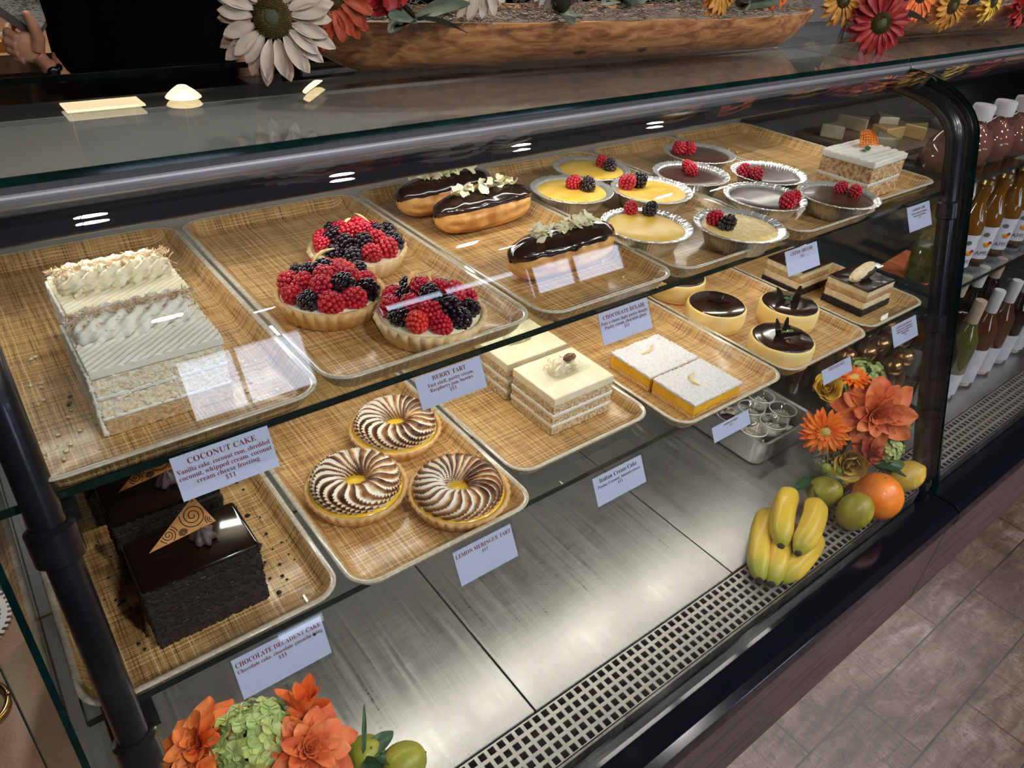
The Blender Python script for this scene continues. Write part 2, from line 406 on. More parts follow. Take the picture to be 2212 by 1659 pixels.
def case(x0, x1, label):
    t = thing('display_case', label, 'display case', (0, 0, 0))
    b = B(); b.box(x0, x1, 0.268, 1.0, 0.0, 0.235); b.build('base_panel', M['basewood'], t, smooth=False)
    # black sill, channel and steel lip in front of the grille
    b = B(); prism(b, [(0.262, 0.235), (0.268, 0.235), (0.30, 0.235), (0.330, 0.262), (0.330, 0.276), (0.310, 0.280), (0.275, 0.280), (0.262, 0.272)], x0, x1)
    b.build('sill', M['blackgloss'], t, smooth=False, bevel=0.0015)
    b = B(); prism(b, [(0.3335, 0.262), (0.337, 0.262), (0.337, 0.2985), (0.3335, 0.2985)], x0, x1); b.build('steel_lip', M['steel'], t, smooth=False)
    b = B(); b.box(x0, x1, 0.338, 0.99, 0.262, 0.272); b.build('cavity_shade', M['holeshade'], t, smooth=False)  # black slab standing in for the shade seen through the grille holes
    # top glass, rail and dark lamp housing
    b = B(); b.box(x0, x1, 0.662, 1.012, 1.043, 1.0495); g = b.build('top_glass', M['topglass'], t, smooth=False)
    for ya, yb in ((0.6605, 0.662), (1.012, 1.0135)):
        b = B(); b.box(x0, x1, ya, yb, 1.0428, 1.0498); b.build('glass_edge', M['glassedge'], g, smooth=False)
    b = B(); prism(b, [(0.652, 1.029), (0.657, 1.026), (0.680, 1.026), (0.680, 1.0425), (0.660, 1.0425), (0.652, 1.038)], x0, x1); b.build('rail', M['alu'], t, smooth=False, bevel=0.002)
    b = B(); prism(b, [(0.681, 0.989), (0.685, 0.986), (0.72, 0.99), (0.72, 1.0), (0.80, 1.0), (0.80, 1.028), (0.681, 1.028)], x0, x1); hs = b.build('lamp_housing', M['navy'], t, smooth=False, bevel=0.0015)
    b = B(); b.box(x0 + 0.01, x1 - 0.01, 0.80, 0.985, 1.018, 1.028); b.build('back_rail', M['navy'], t, smooth=False)
    b = B(); prism(b, [(0.683, 1.0283), (0.895, 1.0283), (0.895, 1.0335), (0.890, 1.0335), (0.888, 1.0300), (0.683, 1.0300)], x0 + 0.003, x1 - 0.003); b.build('housing_lid', M['greypanel'], t, smooth=False)
    b = B(); b.tube([(x0 + 0.03, 0.732, 0.984), (x1 - 0.03, 0.732, 0.984)], 0.006, 12); b.build('lamp_tube', M['ledtop'] if x0 < 0 else M['leddim'], t)
    # back sliding doors
    b = B(); b.box(x0, x1, 0.975, 0.99, 0.30, 1.018); b.build('back_door', M['greypanel'] if x0 < 0 else M['navy'], t, smooth=False)
    sheet('front_glass', x0 - 0.02 if x0 < 0 else x0, x1 - 0.004, t)
    return t
case1 = case(-0.055, 1.404, 'pastry case with curved front glass, black posts, steel deck and glass top')
case2 = case(1.409, 3.0, 'drinks case with curved glass holding cider and wine bottles, at the right edge')
# end panes of the pastry case
for xx in (-0.056, 1.398):
    b = B(); pr = gprof(); prof = pr + [(0.97, 1.036), (0.97, 0.275)]
    n_ = len(prof); b.add([(xx, y + 0.004, z) for y, z in prof] + [(xx + 0.005, y + 0.004, z) for y, z in prof], [tuple(range(n_)), tuple(range(2 * n_ - 1, n_ - 1, -1))])
    sp = b.build('side_glass', M['glass'], case1, smooth=False)
    e = B(); e.loft([[(xx, y + 0.003, z), (xx + 0.005, y + 0.003, z), (xx + 0.005, y + 0.0045, z), (xx, y + 0.0045, z)] for y, z in pr]); e.build('glass_edge', M['glassedge'], sp, smooth=False)
post(case1, -0.018, 0.0125); post(case1, 1.372, 0.014); post(case2, 1.436, 0.012)
# collars with shelf clamps
for px_, in ((-0.018,), (1.372,)):
    for cz in (0.835, 0.635):
        # point on the post axis at this height
        yy = 0.315 + (cz - 0.275) / 0.67 * 0.1835 + 0.024
        T = Matrix.Translation((px_, yy, cz)) @ Matrix.Rotation(-0.267, 4, 'X')
        b = B(); b.lathe([(0.0130, -0.016), (0.0175, -0.013), (0.0175, 0.013), (0.0130, 0.016)], 24, T=T, cap0=False, cap1=False)
        b.box(-0.005, 0.022 if px_ < 0.5 else 0.005, 0.010, 0.034, 0.004, 0.018, T=Matrix.Translation((px_, yy, cz)))
        b.build('collar', M['black'], case1, auto=35)
for (z0, y0) in ((0.8575, 0.511), (0.6515, 0.470)):
    for c_, xa, xb in ((case1, -0.045, 1.36), (case2, 1.425, 2.95)):
        b = B(); b.box(xa, xb, y0, 0.96, z0, z0 + 0.007); g = b.build('glass_shelf', M['shelfglass'], c_, smooth=False)
        b = B(); b.box(xa, xb, y0 - 0.0012, y0, z0 - 0.0002, z0 + 0.0072)
        b.build('glass_edge', M['glassedge'], g, smooth=False)
        b = B(); b.box(xa - 0.001, xa, y0, 0.96, z0, z0 + 0.007); b.build('glass_edge', M['glassedge'], g, smooth=False)
# led tubes clipped under the glass shelves
for z_ in (0.848, 0.642):
    for xa, xb in (((0.135, 0.18) if z_ > 0.8 else (0.0, 0.18)), (0.225, 0.435), (0.465, 0.65), (0.68, 0.89), (0.925, 1.105), (1.16, 1.32)):
        b = B(); b.tube([(xa, 0.68 if z_ > 0.8 else 0.63, z_), (xb, 0.68 if z_ > 0.8 else 0.63, z_)], 0.006, 10); b.build('shelf_lamp', M['led'], case1)

# steel deck panels and air grille
edges = [-0.05, -0.011, 0.429, 0.869, 1.309, 1.397]
for k in range(5):
    xa, xb = edges[k] + 0.0012, edges[k + 1] - 0.0012
    b = B(); prism_ = [(0.4150, 0.2955), (0.4165, 0.2995), (0.970, 0.2995), (0.970, 0.290), (0.4150, 0.290)]
    prism(b, prism_, xa, xb); o = b.build('deck_panel', M['steel'], None, smooth=False, bevel=0.0012)
    tag(o, ['narrow steel deck strip at the far left end of the pastry case', 'steel deck panel below the chocolate cake, behind the lower left flowers',
            'middle steel deck panel under the lemon meringue and cream cake tags', 'steel deck panel carrying the steel pan of cups, left of the yellow bananas',
            'narrow steel deck strip at the right end beside the end glass'][k], 'deck panel', 'deck panels')
def grille(name, x0, x1, label):
    p = 0.0155; h = 0.0100; t = thing(name, label, 'grille', (x0, 0, 0)); b = B()
    nx = int((x1 - x0) / p); ys = [0.3385, 0.4130]; yl = [ys[0]]
    for r_ in range(5):
        c = 0.3422 + 0.0030 + r_ * 0.0152; yl += [c - h / 2, c + h / 2]
    yl.append(ys[1]); xl = [0.0]
    for c in range(nx): xl += [c * p + (p - h) / 2, c * p + (p + h) / 2]
    xl.append(nx * p); zt = 0.2985
    for i in range(len(xl) - 1):
        for j in range(len(yl) - 1):
            if i % 2 == 1 and j % 2 == 1:
                xa, xb, ya, yb = xl[i], xl[i + 1], yl[j], yl[j + 1]
                v = [(xa, ya, zt), (xb, ya, zt), (xb, yb, zt), (xa, yb, zt)]; v += [(q[0], q[1], zt - 0.0025) for q in v]
                b.add(v, [(0, 4, 5, 1), (1, 5, 6, 2), (2, 6, 7, 3), (3, 7, 4, 0)]); continue
            xa, xb, ya, yb = xl[i], xl[i + 1], yl[j], yl[j + 1]
            b.add([(xa, ya, zt), (xb, ya, zt), (xb, yb, zt), (xa, yb, zt)], [(0, 1, 2, 3)])
    b.build('perforated_plate', M['grille'], t, smooth=False); return t
grille('air_grille', -0.05, 1.39, 'long perforated steel air grille along the front of the pastry case deck')
grille('air_grille', 1.425, 2.95, 'perforated steel air grille in front of the wine bottles')
for xa, xb, lb in ((1.412, 2.98, 'steel deck that the wine bottles stand on'),):
    b = B(); b.box(xa, xb, 0.4155, 0.97, 0.288, 0.2995); tag(b.build('deck_panel', M['steel'], None, smooth=False), lb, 'deck panel')

# ------------------------------------------------------------------ trays
def tray(x0, x1, y0, y1, z, label, group):
    t = thing('serving_tray', label, 'tray', ((x0 + x1) / 2, (y0 + y1) / 2, z), 0, group)
    hx, hy = (x1 - x0) / 2, (y1 - y0) / 2
    def ring(ins, zz, r): return rrect(-hx + ins, hx - ins, -hy + ins, hy - ins, r, zz)
    b = B()
    b.loft([ring(0.016, 0.0, 0.018), ring(0.0135, 0.0006, 0.020), ring(0.009, 0.006, 0.023), ring(0.0045, 0.0165, 0.026), ring(0.0028, 0.0182, 0.027)], True, False)
    b.loft([ring(0.0055, 0.0195, 0.0245), ring(0.0085, 0.0172, 0.022), ring(0.0135, 0.0095, 0.018), ring(0.0175, 0.0052, 0.015), ring(0.022, 0.0040, 0.012), ring(0.05, 0.0038, 0.010)], False, True)
    b.build('tray_body', M['weave'], t)
    b = B(); b.loft([ring(0.0032, 0.0176, 0.0268), ring(0.0004, 0.0186, 0.0295), ring(0.0, 0.0196, 0.03), ring(0.0010, 0.0206, 0.0290), ring(0.0035, 0.0208, 0.0265), ring(0.0060, 0.0196, 0.024)], False, False)
    b.build('rim', M['rim'], t)
    return t
UT = [(-0.028, 0.207, 0.497, 'woven-look tray under the coconut cake slices'), (0.210, 0.449, 0.502, 'woven-look tray under the three berry tarts'),
      (0.453, 0.662, 0.495, 'woven-look tray under the chocolate eclairs'), (0.667, 0.904, 0.495, 'woven-look tray under the yellow custard cups'),
      (0.909, 1.118, 0.490, 'woven-look tray under the chocolate custard cups'), (1.123, 1.346, 0.512, 'woven-look tray under the carrot cake slice')]
LT = [(-0.045, 0.188, 0.457, 'woven-look tray with dark crumbs under the chocolate cake slices'), (0.193, 0.424, 0.447, 'woven-look tray under the toasted meringue tarts'),
      (0.429, 0.664, 0.492, 'woven-look tray under the layered cream cake squares'), (0.669, 0.905, 0.447, 'woven-look tray under the powdered lemon bars'),
      (0.910, 1.143, 0.447, 'woven-look tray under the round cheesecakes'), (1.148, 1.346, 0.455, 'woven-look tray under the chocolate mousse slices')]
for x0, x1, y0, lb in UT: tray(x0, x1, y0, 0.935, US, lb, 'trays on the upper shelf')
for x0, x1, y0, lb in LT: tray(x0, x1, y0, 0.915, LS, lb, 'trays on the lower shelf')
UF = US + 0.0041; LF = LS + 0.0041

# ------------------------------------------------------------------ price cards
FT = {'É': 'E', 'È': 'E'}
def bold(s):
    o = ''
    for ch in s:
        if ch in 'ÉÈ': o += chr(0x1D400 + 4)
        elif 'A' <= ch <= 'Z': o += chr(0x1D400 + ord(ch) - 65)
        elif 'a' <= ch <= 'z': o += chr(0x1D41A + ord(ch) - 97)
        elif '0' <= ch <= '9': o += chr(0x1D7CE + ord(ch) - 48)
        else: o += ch
    return o
def text_mesh(s, size, shear=0.0):
    cu = bpy.data.curves.new('t', 'FONT'); cu.body = s; cu.size = size; cu.align_x = 'CENTER'; cu.align_y = 'CENTER'
    cu.shear = shear; cu.resolution_u = 2
    o = bpy.data.objects.new('t', cu); COL.objects.link(o)
    dg = bpy.context.evaluated_depsgraph_get(); me = bpy.data.meshes.new_from_object(o.evaluated_get(dg))
    bpy.data.objects.remove(o); return me
def card(x0, x1, y, ztop, h, lines, label, yaw=0.0, tilt=0.48, lip=0.012, reg=False, ink='ink'):
    wd = x1 - x0
    t = thing('price_card', label, 'price card', ((x0 + x1) / 2, y, ztop), yaw)
    tt = Matrix.Rotation(-tilt, 4, 'X')     # bottom edge leans out towards the customer
    b = B(); b.box(-wd / 2, wd / 2, -0.0006, 0, -h, 0, T=tt)
    b.build('paper', M['card'], t, smooth=False)
    b = B(); b.box(-wd / 2 - 0.002, wd / 2 + 0.002, -0.0022, -0.0012, -h - 0.003, 0.003, T=tt)
    b.box(-wd / 2 - 0.002, wd / 2 + 0.002, -0.004, -0.0012, -h - 0.0042, -h - 0.003, T=tt)
    b.box(-wd / 2 - 0.002, wd / 2 + 0.002, -0.001, 0.034, 0.004, 0.005)
    b.build('holder', M['acrylic'], t, smooth=False)
    n = len(lines); zc = -h * 0.18
    for s, size in lines:
        acc = [k for k, ch in enumerate(s) if ch in 'ÉÈ']
        me = text_mesh(bold(s), size)
        if len(me.vertices) == 0: continue
        xs_ = [v.co.x for v in me.vertices]; ww = max(xs_) - min(xs_); k = min(1.0, wd * 0.95 / ww)
        me.materials.clear(); me.materials.append(M[ink])
        o = link('lettering', me, t); o.matrix_local = tt @ Matrix.Translation((0, -0.0008, zc)) @ Matrix.Rotation(PI / 2, 4, 'X') @ Matrix.Diagonal((k, 1, 1, 1))
        if acc:  # the accent over the capital E
            for q in acc:
                fx = (q + 0.5) / len(s) - 0.5; sg = 1 if s[q] == 'É' else -1
                a = B(); a.box(-size * 0.03, size * 0.03, -size * 0.12, size * 0.12, 0, 0.0001, T=TR((fx * ww * k, size * 0.52, 0), (0, 0, -0.9 * sg)))
                ao = a.build('lettering', M[ink], t, smooth=False); ao.matrix_local = tt @ Matrix.Translation((0, -0.0008, zc)) @ Matrix.Rotation(PI / 2, 4, 'X')
        zc -= size * 0.98
    return t
# ------------------------------------------------------------------ food materials
M['sponge'] = mat('pale sponge', (0.72, 0.56, 0.33), (0.90, 0.84, 0.68), 300, lo=0.36, hi=0.52, rough=0.9, bmp=0.9, bscale=500, sss=0.15, bd=0.0014)
M['spongebase'] = mat('toasted sponge', (0.45, 0.29, 0.13), (0.68, 0.50, 0.28), 260, rough=0.9, bmp=0.9, bscale=480, sss=0.1, bd=0.0014)
M['cream'] = mat('white cream', (0.82, 0.79, 0.70), (0.88, 0.86, 0.79), 60, rough=0.5, bmp=0.25, bscale=260, sss=0.3)
M['ycream'] = mat('buttery cream', (0.83, 0.76, 0.53), (0.88, 0.83, 0.64), 50, rough=0.5, bmp=0.2, bscale=240, sss=0.3)
M['coco'] = mat('toasted coconut', (0.50, 0.24, 0.10), (0.85, 0.68, 0.46), 160, rough=0.7, sss=0.1)
M['choc'] = mat('chocolate sponge', (0.010, 0.006, 0.005), (0.034, 0.020, 0.017), 300, rough=0.85, bmp=1.0, bscale=430, bd=0.0015)
M['chocfill'] = mat('chocolate filling', (0.035, 0.020, 0.018), (0.060, 0.036, 0.034), 90, rough=0.5, bmp=0.5, bscale=200)
M['mirror'] = mat('chocolate glaze', (0.008, 0.004, 0.004), rough=0.07, coat=0.2)
M['ganache'] = mat('ganache', (0.020, 0.009, 0.006), (0.035, 0.017, 0.012), 30, rough=0.16, coat=0.7, bmp=0.12, bscale=70)
M['caramel'] = mat('caramel wafer', (0.52, 0.22, 0.055), (0.62, 0.30, 0.09), 60, rough=0.35)
M['mauve'] = mat('chocolate cream', (0.075, 0.045, 0.050), (0.11, 0.07, 0.075), 60, rough=0.45)
M['crust'] = mat('tart crust', (0.62, 0.34, 0.11), (0.80, 0.54, 0.25), 45, rough=0.65, bmp=0.45, bscale=420, sss=0.1, bd=0.0008)
M['palecrust'] = mat('pale tart crust', (0.70, 0.47, 0.22), (0.82, 0.62, 0.36), 45, rough=0.65, bmp=0.45, bscale=420, sss=0.1, bd=0.0008)
M['lemon'] = mat('lemon curd', (0.88, 0.55, 0.03), (0.92, 0.66, 0.08), 30, rough=0.18, coat=0.4, sss=0.2)
M['custard'] = mat('yellow custard', (0.82, 0.50, 0.06), (0.90, 0.62, 0.14), 45, rough=0.42, coat=0.05, bmp=0.1, bscale=90, sss=0.1, lo=0.4, hi=0.6)
M['palecustard'] = mat('speckled custard', (0.80, 0.57, 0.20), (0.88, 0.72, 0.38), 160, rough=0.45, coat=0.05, bmp=0.2, bscale=300, lo=0.42, hi=0.6)
M['choccustard'] = mat('chocolate custard', (0.055, 0.022, 0.014), (0.085, 0.038, 0.026), 90, rough=0.34, coat=0.15, bmp=0.1, bscale=350)
M['foil'] = mat('foil', (0.84, 0.83, 0.80), (0.95, 0.95, 0.95), 120, rough=0.30, metal=0.72, bmp=0.4, bscale=260)
M['rasp'] = mat('raspberry', (0.42, 0.004, 0.018), (0.62, 0.020, 0.045), 70, rough=0.25, coat=0.5, sss=0.25)
M['raspred'] = mat('bright raspberry', (0.66, 0.022, 0.020), (0.80, 0.06, 0.04), 70, rough=0.25, coat=0.5, sss=0.25)
M['black_b'] = mat('blackberry', (0.006, 0.003, 0.008), (0.020, 0.006, 0.016), 90, rough=0.14, coat=0.8)
M['choux'] = mat('choux pastry', (0.46, 0.19, 0.045), (0.78, 0.43, 0.14), 32, rough=0.5, bmp=0.8, bscale=170, sss=0.05, lo=0.42, hi=0.60)
M['whitechoc'] = mat('white chocolate', (0.90, 0.80, 0.50), (0.95, 0.90, 0.68), 80, rough=0.5, sss=0.2)
M['powder'] = mat('powdered sugar', (0.72, 0.71, 0.73), (0.84, 0.83, 0.84), 240, rough=0.95, bmp=1.0, bscale=300, bd=0.0016, sss=0.1)
M['bar'] = mat('lemon bar filling', (0.78, 0.42, 0.02), (0.90, 0.58, 0.05), 60, rough=0.4, bmp=0.3, bscale=200, sss=0.2)
M['barcrust'] = mat('lemon bar crust', (0.60, 0.34, 0.11), (0.80, 0.55, 0.25), 220, rough=0.8, bmp=0.7, bscale=350)
M['cheese'] = mat('cheesecake', (0.87, 0.63, 0.22), (0.90, 0.74, 0.38), 22, rough=0.6, bmp=0.35, bscale=330, sss=0.2)
M['nutsponge'] = mat('nut sponge', (0.40, 0.27, 0.15), (0.76, 0.60, 0.38), 260, rough=0.9, bmp=1.0, bscale=420, lo=0.38, hi=0.55, bd=0.0015)
M['carrotsponge'] = mat('carrot sponge', (0.38, 0.17, 0.06), (0.76, 0.55, 0.32), 170, rough=0.9, bmp=1.0, bscale=380, lo=0.38, hi=0.58, bd=0.0015)
M['mousse'] = mat('coffee mousse', (0.42, 0.24, 0.10), (0.60, 0.40, 0.20), 90, rough=0.6, bmp=0.6, bscale=240)
M['mousselight'] = mat('vanilla mousse', (0.74, 0.58, 0.34), (0.85, 0.74, 0.53), 110, rough=0.6, bmp=0.6, bscale=260, sss=0.2)
M['mint'] = mat('mint', (0.035, 0.12, 0.02), (0.08, 0.22, 0.04), 120, rough=0.45)
M['orangeicing'] = mat('orange icing', (0.88, 0.24, 0.02), rough=0.35)
M['greenicing'] = mat('green icing', (0.02, 0.12, 0.03), rough=0.4)
M['peel'] = mat('candied peel', (0.85, 0.50, 0.10), (0.90, 0.72, 0.42), 120, rough=0.5, sss=0.2)

def shreds(n, region, ln, wd, seed=1, curl=1.0, th=0.35):
    """loose curled shreds scattered over region(rng) -> position"""
    rr = random.Random(seed); b = B()
    for _ in range(n):
        p = Vector(region(rr)); L = ln * rr.uniform(0.5, 1.3); c = rr.uniform(-1, 1) * 1.3 * curl
        T = TR(p, (rr.uniform(-0.7, 0.7), rr.uniform(-0.7, 0.7), rr.uniform(0, 2 * PI)))
        pts = []
        for i in range(5):
            t = i / 4 - 0.5; pts.append((L * t, L * c * t * t, L * 0.35 * c * (0.25 - t * t)))
        b.tube(pts, [wd * 0.4, wd * 0.5, wd * 0.5, wd * 0.5, wd * 0.3], 4, T=T, sy=th)
    return b
def flakes(n, region, size, seed=1, lift=0.002):
    rr = random.Random(seed); b = B()
    for _ in range(n):
        p = region(rr); s = size * rr.uniform(0.5, 1.35); c = rr.uniform(-1.2, 1.2); sw = rr.uniform(0.4, 0.9)
        T = TR(p, (rr.uniform(-0.7, 0.7), rr.uniform(-0.7, 0.7), rr.uniform(0, 2 * PI)))
        ph = rr.uniform(0, 6)
        def P(u, v, th=0):
            x = (u - 0.5) * s * (1 + 0.15 * math.sin(7 * v + ph)); y = (v - 0.5) * s * sw * (1 + 0.2 * math.sin(6 * u + ph))
            return (x, y, s * 0.55 * c * ((u - 0.5) ** 2 * 2 - 0.2) + th)
        b.grid(lambda u, v: P(u, v), 4, 3, T=T); b.grid(lambda u, v: P(1 - u, v, 0.0006), 4, 3, T=T)
    return b
def rope(b, x0, x1, y, z, r, lobes=6, twist=140, squash=0.85, n=70, swell=0.0, per=0.02):
    """a piped rope of cream along x"""
    rings = []
    for k in range(n + 1):
        t = k / n; x = x0 + (x1 - x0) * t
        e = math.sqrt(max(0.0, 1 - (2 * t - 1) ** 8)) * (1 + swell * math.sin(2 * PI * (x - x0) / per))
        ring = []
        for i in range(28):
            a = 2 * PI * i / 28; rr = r * e * (1 + 0.24 * math.sin(lobes * a + twist * (x - x0)))
            ring.append((x, y + rr * math.cos(a), z + rr * math.sin(a) * squash))
        rings.append(ring)
    b.loft(rings); return b

# ---- coconut cake
def coconut_slice(loc, label, sx, sy, seed):
    t = thing('coconut_cake_slice', label, 'cake', loc, 0, 'coconut cake slices'); z = 0
    for k, (h, mt, nm, gr) in enumerate(((0.0150, 'spongebase', 'sponge_layer', 0), (0.0030, 'cream', 'cream_layer', 0.0004), (0.0165, 'sponge', 'sponge_layer', 0), (0.0032, 'cream', 'cream_layer', 0.0004), (0.0170, 'sponge', 'sponge_layer', 0))):
        b = crumb_box(sx + 2 * gr, sy + 2 * gr, h + 0.0004, 0.0014, 0.0017 if 'sponge' in nm else 0.0007, 480, seed + k)
        b.build(nm, M[mt], t, loc=(-sx / 2 - gr, -sy / 2 - gr, z)); z += h
    def comb(q, p, n):
        if n.z > 0.5:
            q.z += 0.0012 * math.sin((p.x * 0.8 - p.y * 1.0) * 850) + 0.0005 * nz(p, 60)
        return q
    b = crumb_box(sx + 0.0012, sy + 0.0012, 0.0075, 0.0011, 0.0003, 200, seed, comb)
    b.build('frosting', M['cream'] if seed == 1 else M['ycream'], t, loc=(-sx / 2 - 0.0006, -sy / 2 - 0.0006, z))
    b = crumb_box(0.0028, sy, z + 0.004, 0.0015, 0.0017, 480, seed + 9); b.build('side_frosting', M['cream'], t, loc=(-sx / 2 - 0.0030, -sy / 2, 0.001))
    zt = z + 0.0075; b = B()
    rope(b, -sx / 2 + 0.001, sx / 2 - 0.001, 0.006, zt + 0.005, 0.0125, 7, 420, 0.9, 110, 0.07, 0.012)
    rope(b, -sx / 2 + 0.002, sx / 2 - 0.004, 0.026, zt + 0.004, 0.0115, 7, -380, 0.9, 110, 0.07, 0.013)
    b.build('piped_cream', M['cream'] if seed == 1 else M['ycream'], t)
    def reg(r):
        y = r.gauss(0.014, 0.010); return (r.uniform(-sx / 2, sx / 2), min(sy / 2, max(-0.012, y)), zt + 0.0165 - 28 * (y - 0.015) ** 2 + r.uniform(-0.001, 0.0015))
    o = shreds(340, reg, 0.0105, 0.0010, seed).build('toasted_coconut', M['coco'], t); o['kind'] = 'stuff'
    return t
coconut_slice((0.091, 0.598, UF), 'white coconut cake slice with combed cream, nearest the glass', 0.101, 0.092, 1)
coconut_slice((0.0965, 0.694, UF), 'yellow-topped coconut cake slice standing behind the whiter one', 0.101, 0.088, 2)

# ---- chocolate cake
def choc_slice(loc, label, sx, sy, seed, pick=True):
    t = thing('chocolate_cake_slice', label, 'cake', loc, 0, 'chocolate cake slices'); z = 0
    for k, (h, mt, nm) in enumerate(((0.0175, 'choc', 'sponge_layer'), (0.0035, 'chocfill', 'filling_layer'), (0.0175, 'choc', 'sponge_layer'), (0.0035, 'chocfill', 'filling_layer'), (0.018, 'choc', 'sponge_layer'), (0.0030, 'chocfill', 'filling_layer'), (0.0105, 'choc', 'sponge_layer'))):
        g = 0.0008 if mt == 'choc' else 0.0
        b = crumb_box(sx + 2 * g, sy + 2 * g, h + 0.0004, 0.0017, 0.0026 if mt == 'choc' else 0.0010, 380, seed + k)
        b.build(nm, M[mt], t, loc=(-sx / 2 - g, -sy / 2 - g, z)); z += h
    b = B(); r_ = 0.003
    b.loft([rrect(-sx / 2 - 0.001, sx / 2 + 0.001, -sy / 2 - 0.001, sy / 2 + 0.001, r_, z - 0.0015), rrect(-sx / 2 - 0.0013, sx / 2 + 0.0013, -sy / 2 - 0.0013, sy / 2 + 0.0013, r_, z + 0.001), rrect(-sx / 2 - 0.0003, sx / 2 + 0.0003, -sy / 2 - 0.0003, sy / 2 + 0.0003, r_, z + 0.0026), rrect(-sx / 2 + 0.002, sx / 2 - 0.002, -sy / 2 + 0.002, sy / 2 - 0.002, r_, z + 0.0030)])
    b.build('mirror_glaze', M['mirror'], t); z += 0.003
    b = B()
    def sw(r, zz, a, k): return (r * (1 + 0.16 * math.sin(7 * a + k * 0.8)), zz)
    b.lathe([(0.012, 0), (0.0135, 0.003), (0.010, 0.007), (0.006, 0.010), (0.001, 0.0125)], 42, sw, T=TR((0.012, 0.004, z), (0, 0, seed), (1.25, 0.8, 1))); b.build('piped_cream', M['mauve'], t)
    if pick:
        # wafer triangle leaning on the cream: P0 left tip, P1 right corner, P2 top corner
        P0 = Vector((-0.034, 0.004, z + 0.004)); P1 = Vector((0.026, 0.002, z + 0.0125)); P2 = Vector((0.016, 0.026, z + 0.030))
        n = (P1 - P0).cross(P2 - P0).normalized(); e = n * 0.0016
        b = B(); b.loft([[P0, P1, P2], [P0 + e, P1 + e, P2 + e]]); pk = b.build('wafer_triangle', M['caramel'], t, smooth=False)
        u = (P1 - P0).normalized(); v = n.cross(u); s = B()
        Q = lambda x, y: P0 + u * x + v * y + n * 0.0019
        L = (P1 - P0).length; ax = (P2 - P0).dot(u); ay = (P2 - P0).dot(v)
        def ins(x, y):
            if y < 0.001 or ay < 0: return False
            f = y / ay; return ax * f + 0.0015 < x < L + (ax - L) * f - 0.0015
        for (cx, cy, R0) in ((0.020, 0.007, 0.0085), (0.045, 0.014, 0.013), (0.058, 0.004, 0.006), (0.032, 0.003, 0.004), (0.050, 0.030, 0.005)):
            run = []
            for i in range(64):
                a = i * 0.30; rr = R0 * (1 - i / 70); x, y = cx + rr * math.cos(a), cy + rr * math.sin(a)
                if ins(x, y): run.append(Q(x, y))
                else:
                    if len(run) > 2: s.tube(run, 0.0004, 4)
                    run = []
            if len(run) > 2: s.tube(run, 0.0004, 4)
        s.build('swirl_lines', M['mirror'], pk)
    return t
choc_slice((0.0755, 0.5365, LF), 'glossy dark chocolate cake slice with a wafer triangle, nearest the glass', 0.1005, 0.066, 11)
choc_slice((0.0735, 0.6335, LF), 'dark chocolate cake slice standing right behind the nearest glossy one', 0.0995, 0.066, 23)
choc_slice((0.066, 0.728, LF), 'rearmost dark chocolate cake slice, mostly hidden under the upper shelf', 0.0995, 0.064, 37)

def crumbs(n, reg, size, mt, label, seed, grp=None):
    rr = random.Random(seed); b = B()
    for _ in range(n):
        p = reg(rr); s = size * rr.choice((0.4, 0.6, 0.8, 1.0, 1.5)); ph = rr.uniform(0, 99)
        b.ell((p[0], p[1], p[2] + s * 0.45), (s, s * rr.uniform(0.6, 1), s * 0.55), nu=7, nv=5, fn=lambda d: 1 + 0.5 * noise.noise(d * 1.7 + Vector((ph, 0, 0))))
    o = b.build('crumbs', mt, None); return tag(o, label, 'crumbs', grp, 'stuff')
crumbs(34, lambda r: (r.gauss(0.150, 0.012), r.gauss(0.56, 0.05), LF), 0.0021, M['choc'], 'dark chocolate crumbs scattered on the tray around the chocolate cake', 5)
crumbs(22, lambda r: (r.gauss(0.010, 0.007), r.gauss(0.58, 0.06), LF), 0.0016, M['choc'], 'dark chocolate crumbs left of the chocolate cake slices', 6)
crumbs(60, lambda r: (r.uniform(-0.012, 0.036), r.uniform(0.53, 0.72), UF), 0.0013, M['sponge'], 'pale cake crumbs on the tray left of the coconut cake', 7)
crumbs(50, lambda r: (r.uniform(0.148, 0.180), r.uniform(0.535, 0.62), UF), 0.0012, M['sponge'], 'pale cake crumbs on the tray right of the coconut cake', 8)
crumbs(26, lambda r: (r.uniform(0.60, 0.655), r.uniform(0.50, 0.60), UF), 0.0013, M['whitechoc'], 'white chocolate bits on the tray beside the nearest eclair', 9)
crumbs(40, lambda r: (r.uniform(1.09, 1.2), r.uniform(0.66, 0.85), UF), 0.0018, M['carrotsponge'], 'brown crumbs behind the carrot cake slice', 10)

# ---- berries (built once, meshes shared)
def berry(r, n, dr, seed, L=1.25):
    b = B(); rr = random.Random(seed); b.ell((0, 0, 0), (r * 0.86, r * 0.86, r * L * 0.86), nu=10, nv=7)
    for i in range(n):
        zz = 1 - 2 * (i + 0.5) / n; q = math.sqrt(1 - zz * zz); a = i * 2.39996
        p = (r * q * math.cos(a) * (1 - 0.16 * zz), r * q * math.sin(a) * (1 - 0.16 * zz), r * L * zz * 0.95)
        s = dr * rr.uniform(0.88, 1.12); b.ell(p, (s, s, s), nu=8, nv=5)
    return b
rasp_me = berry(0.0088, 58, 0.0024, 3, 1.2).mesh('raspberry', M['rasp'])
raspr_me = berry(0.0088, 58, 0.0024, 4, 1.15).mesh('raspberry', M['raspred'])
blk_me = berry(0.0086, 44, 0.0029, 5, 1.3).mesh('blackberry', M['black_b'])
def put(parent, nm, me, loc, rot, s=1.0):
    o = link(nm, me, parent, loc, rot); o.scale = (s, s, s); return o

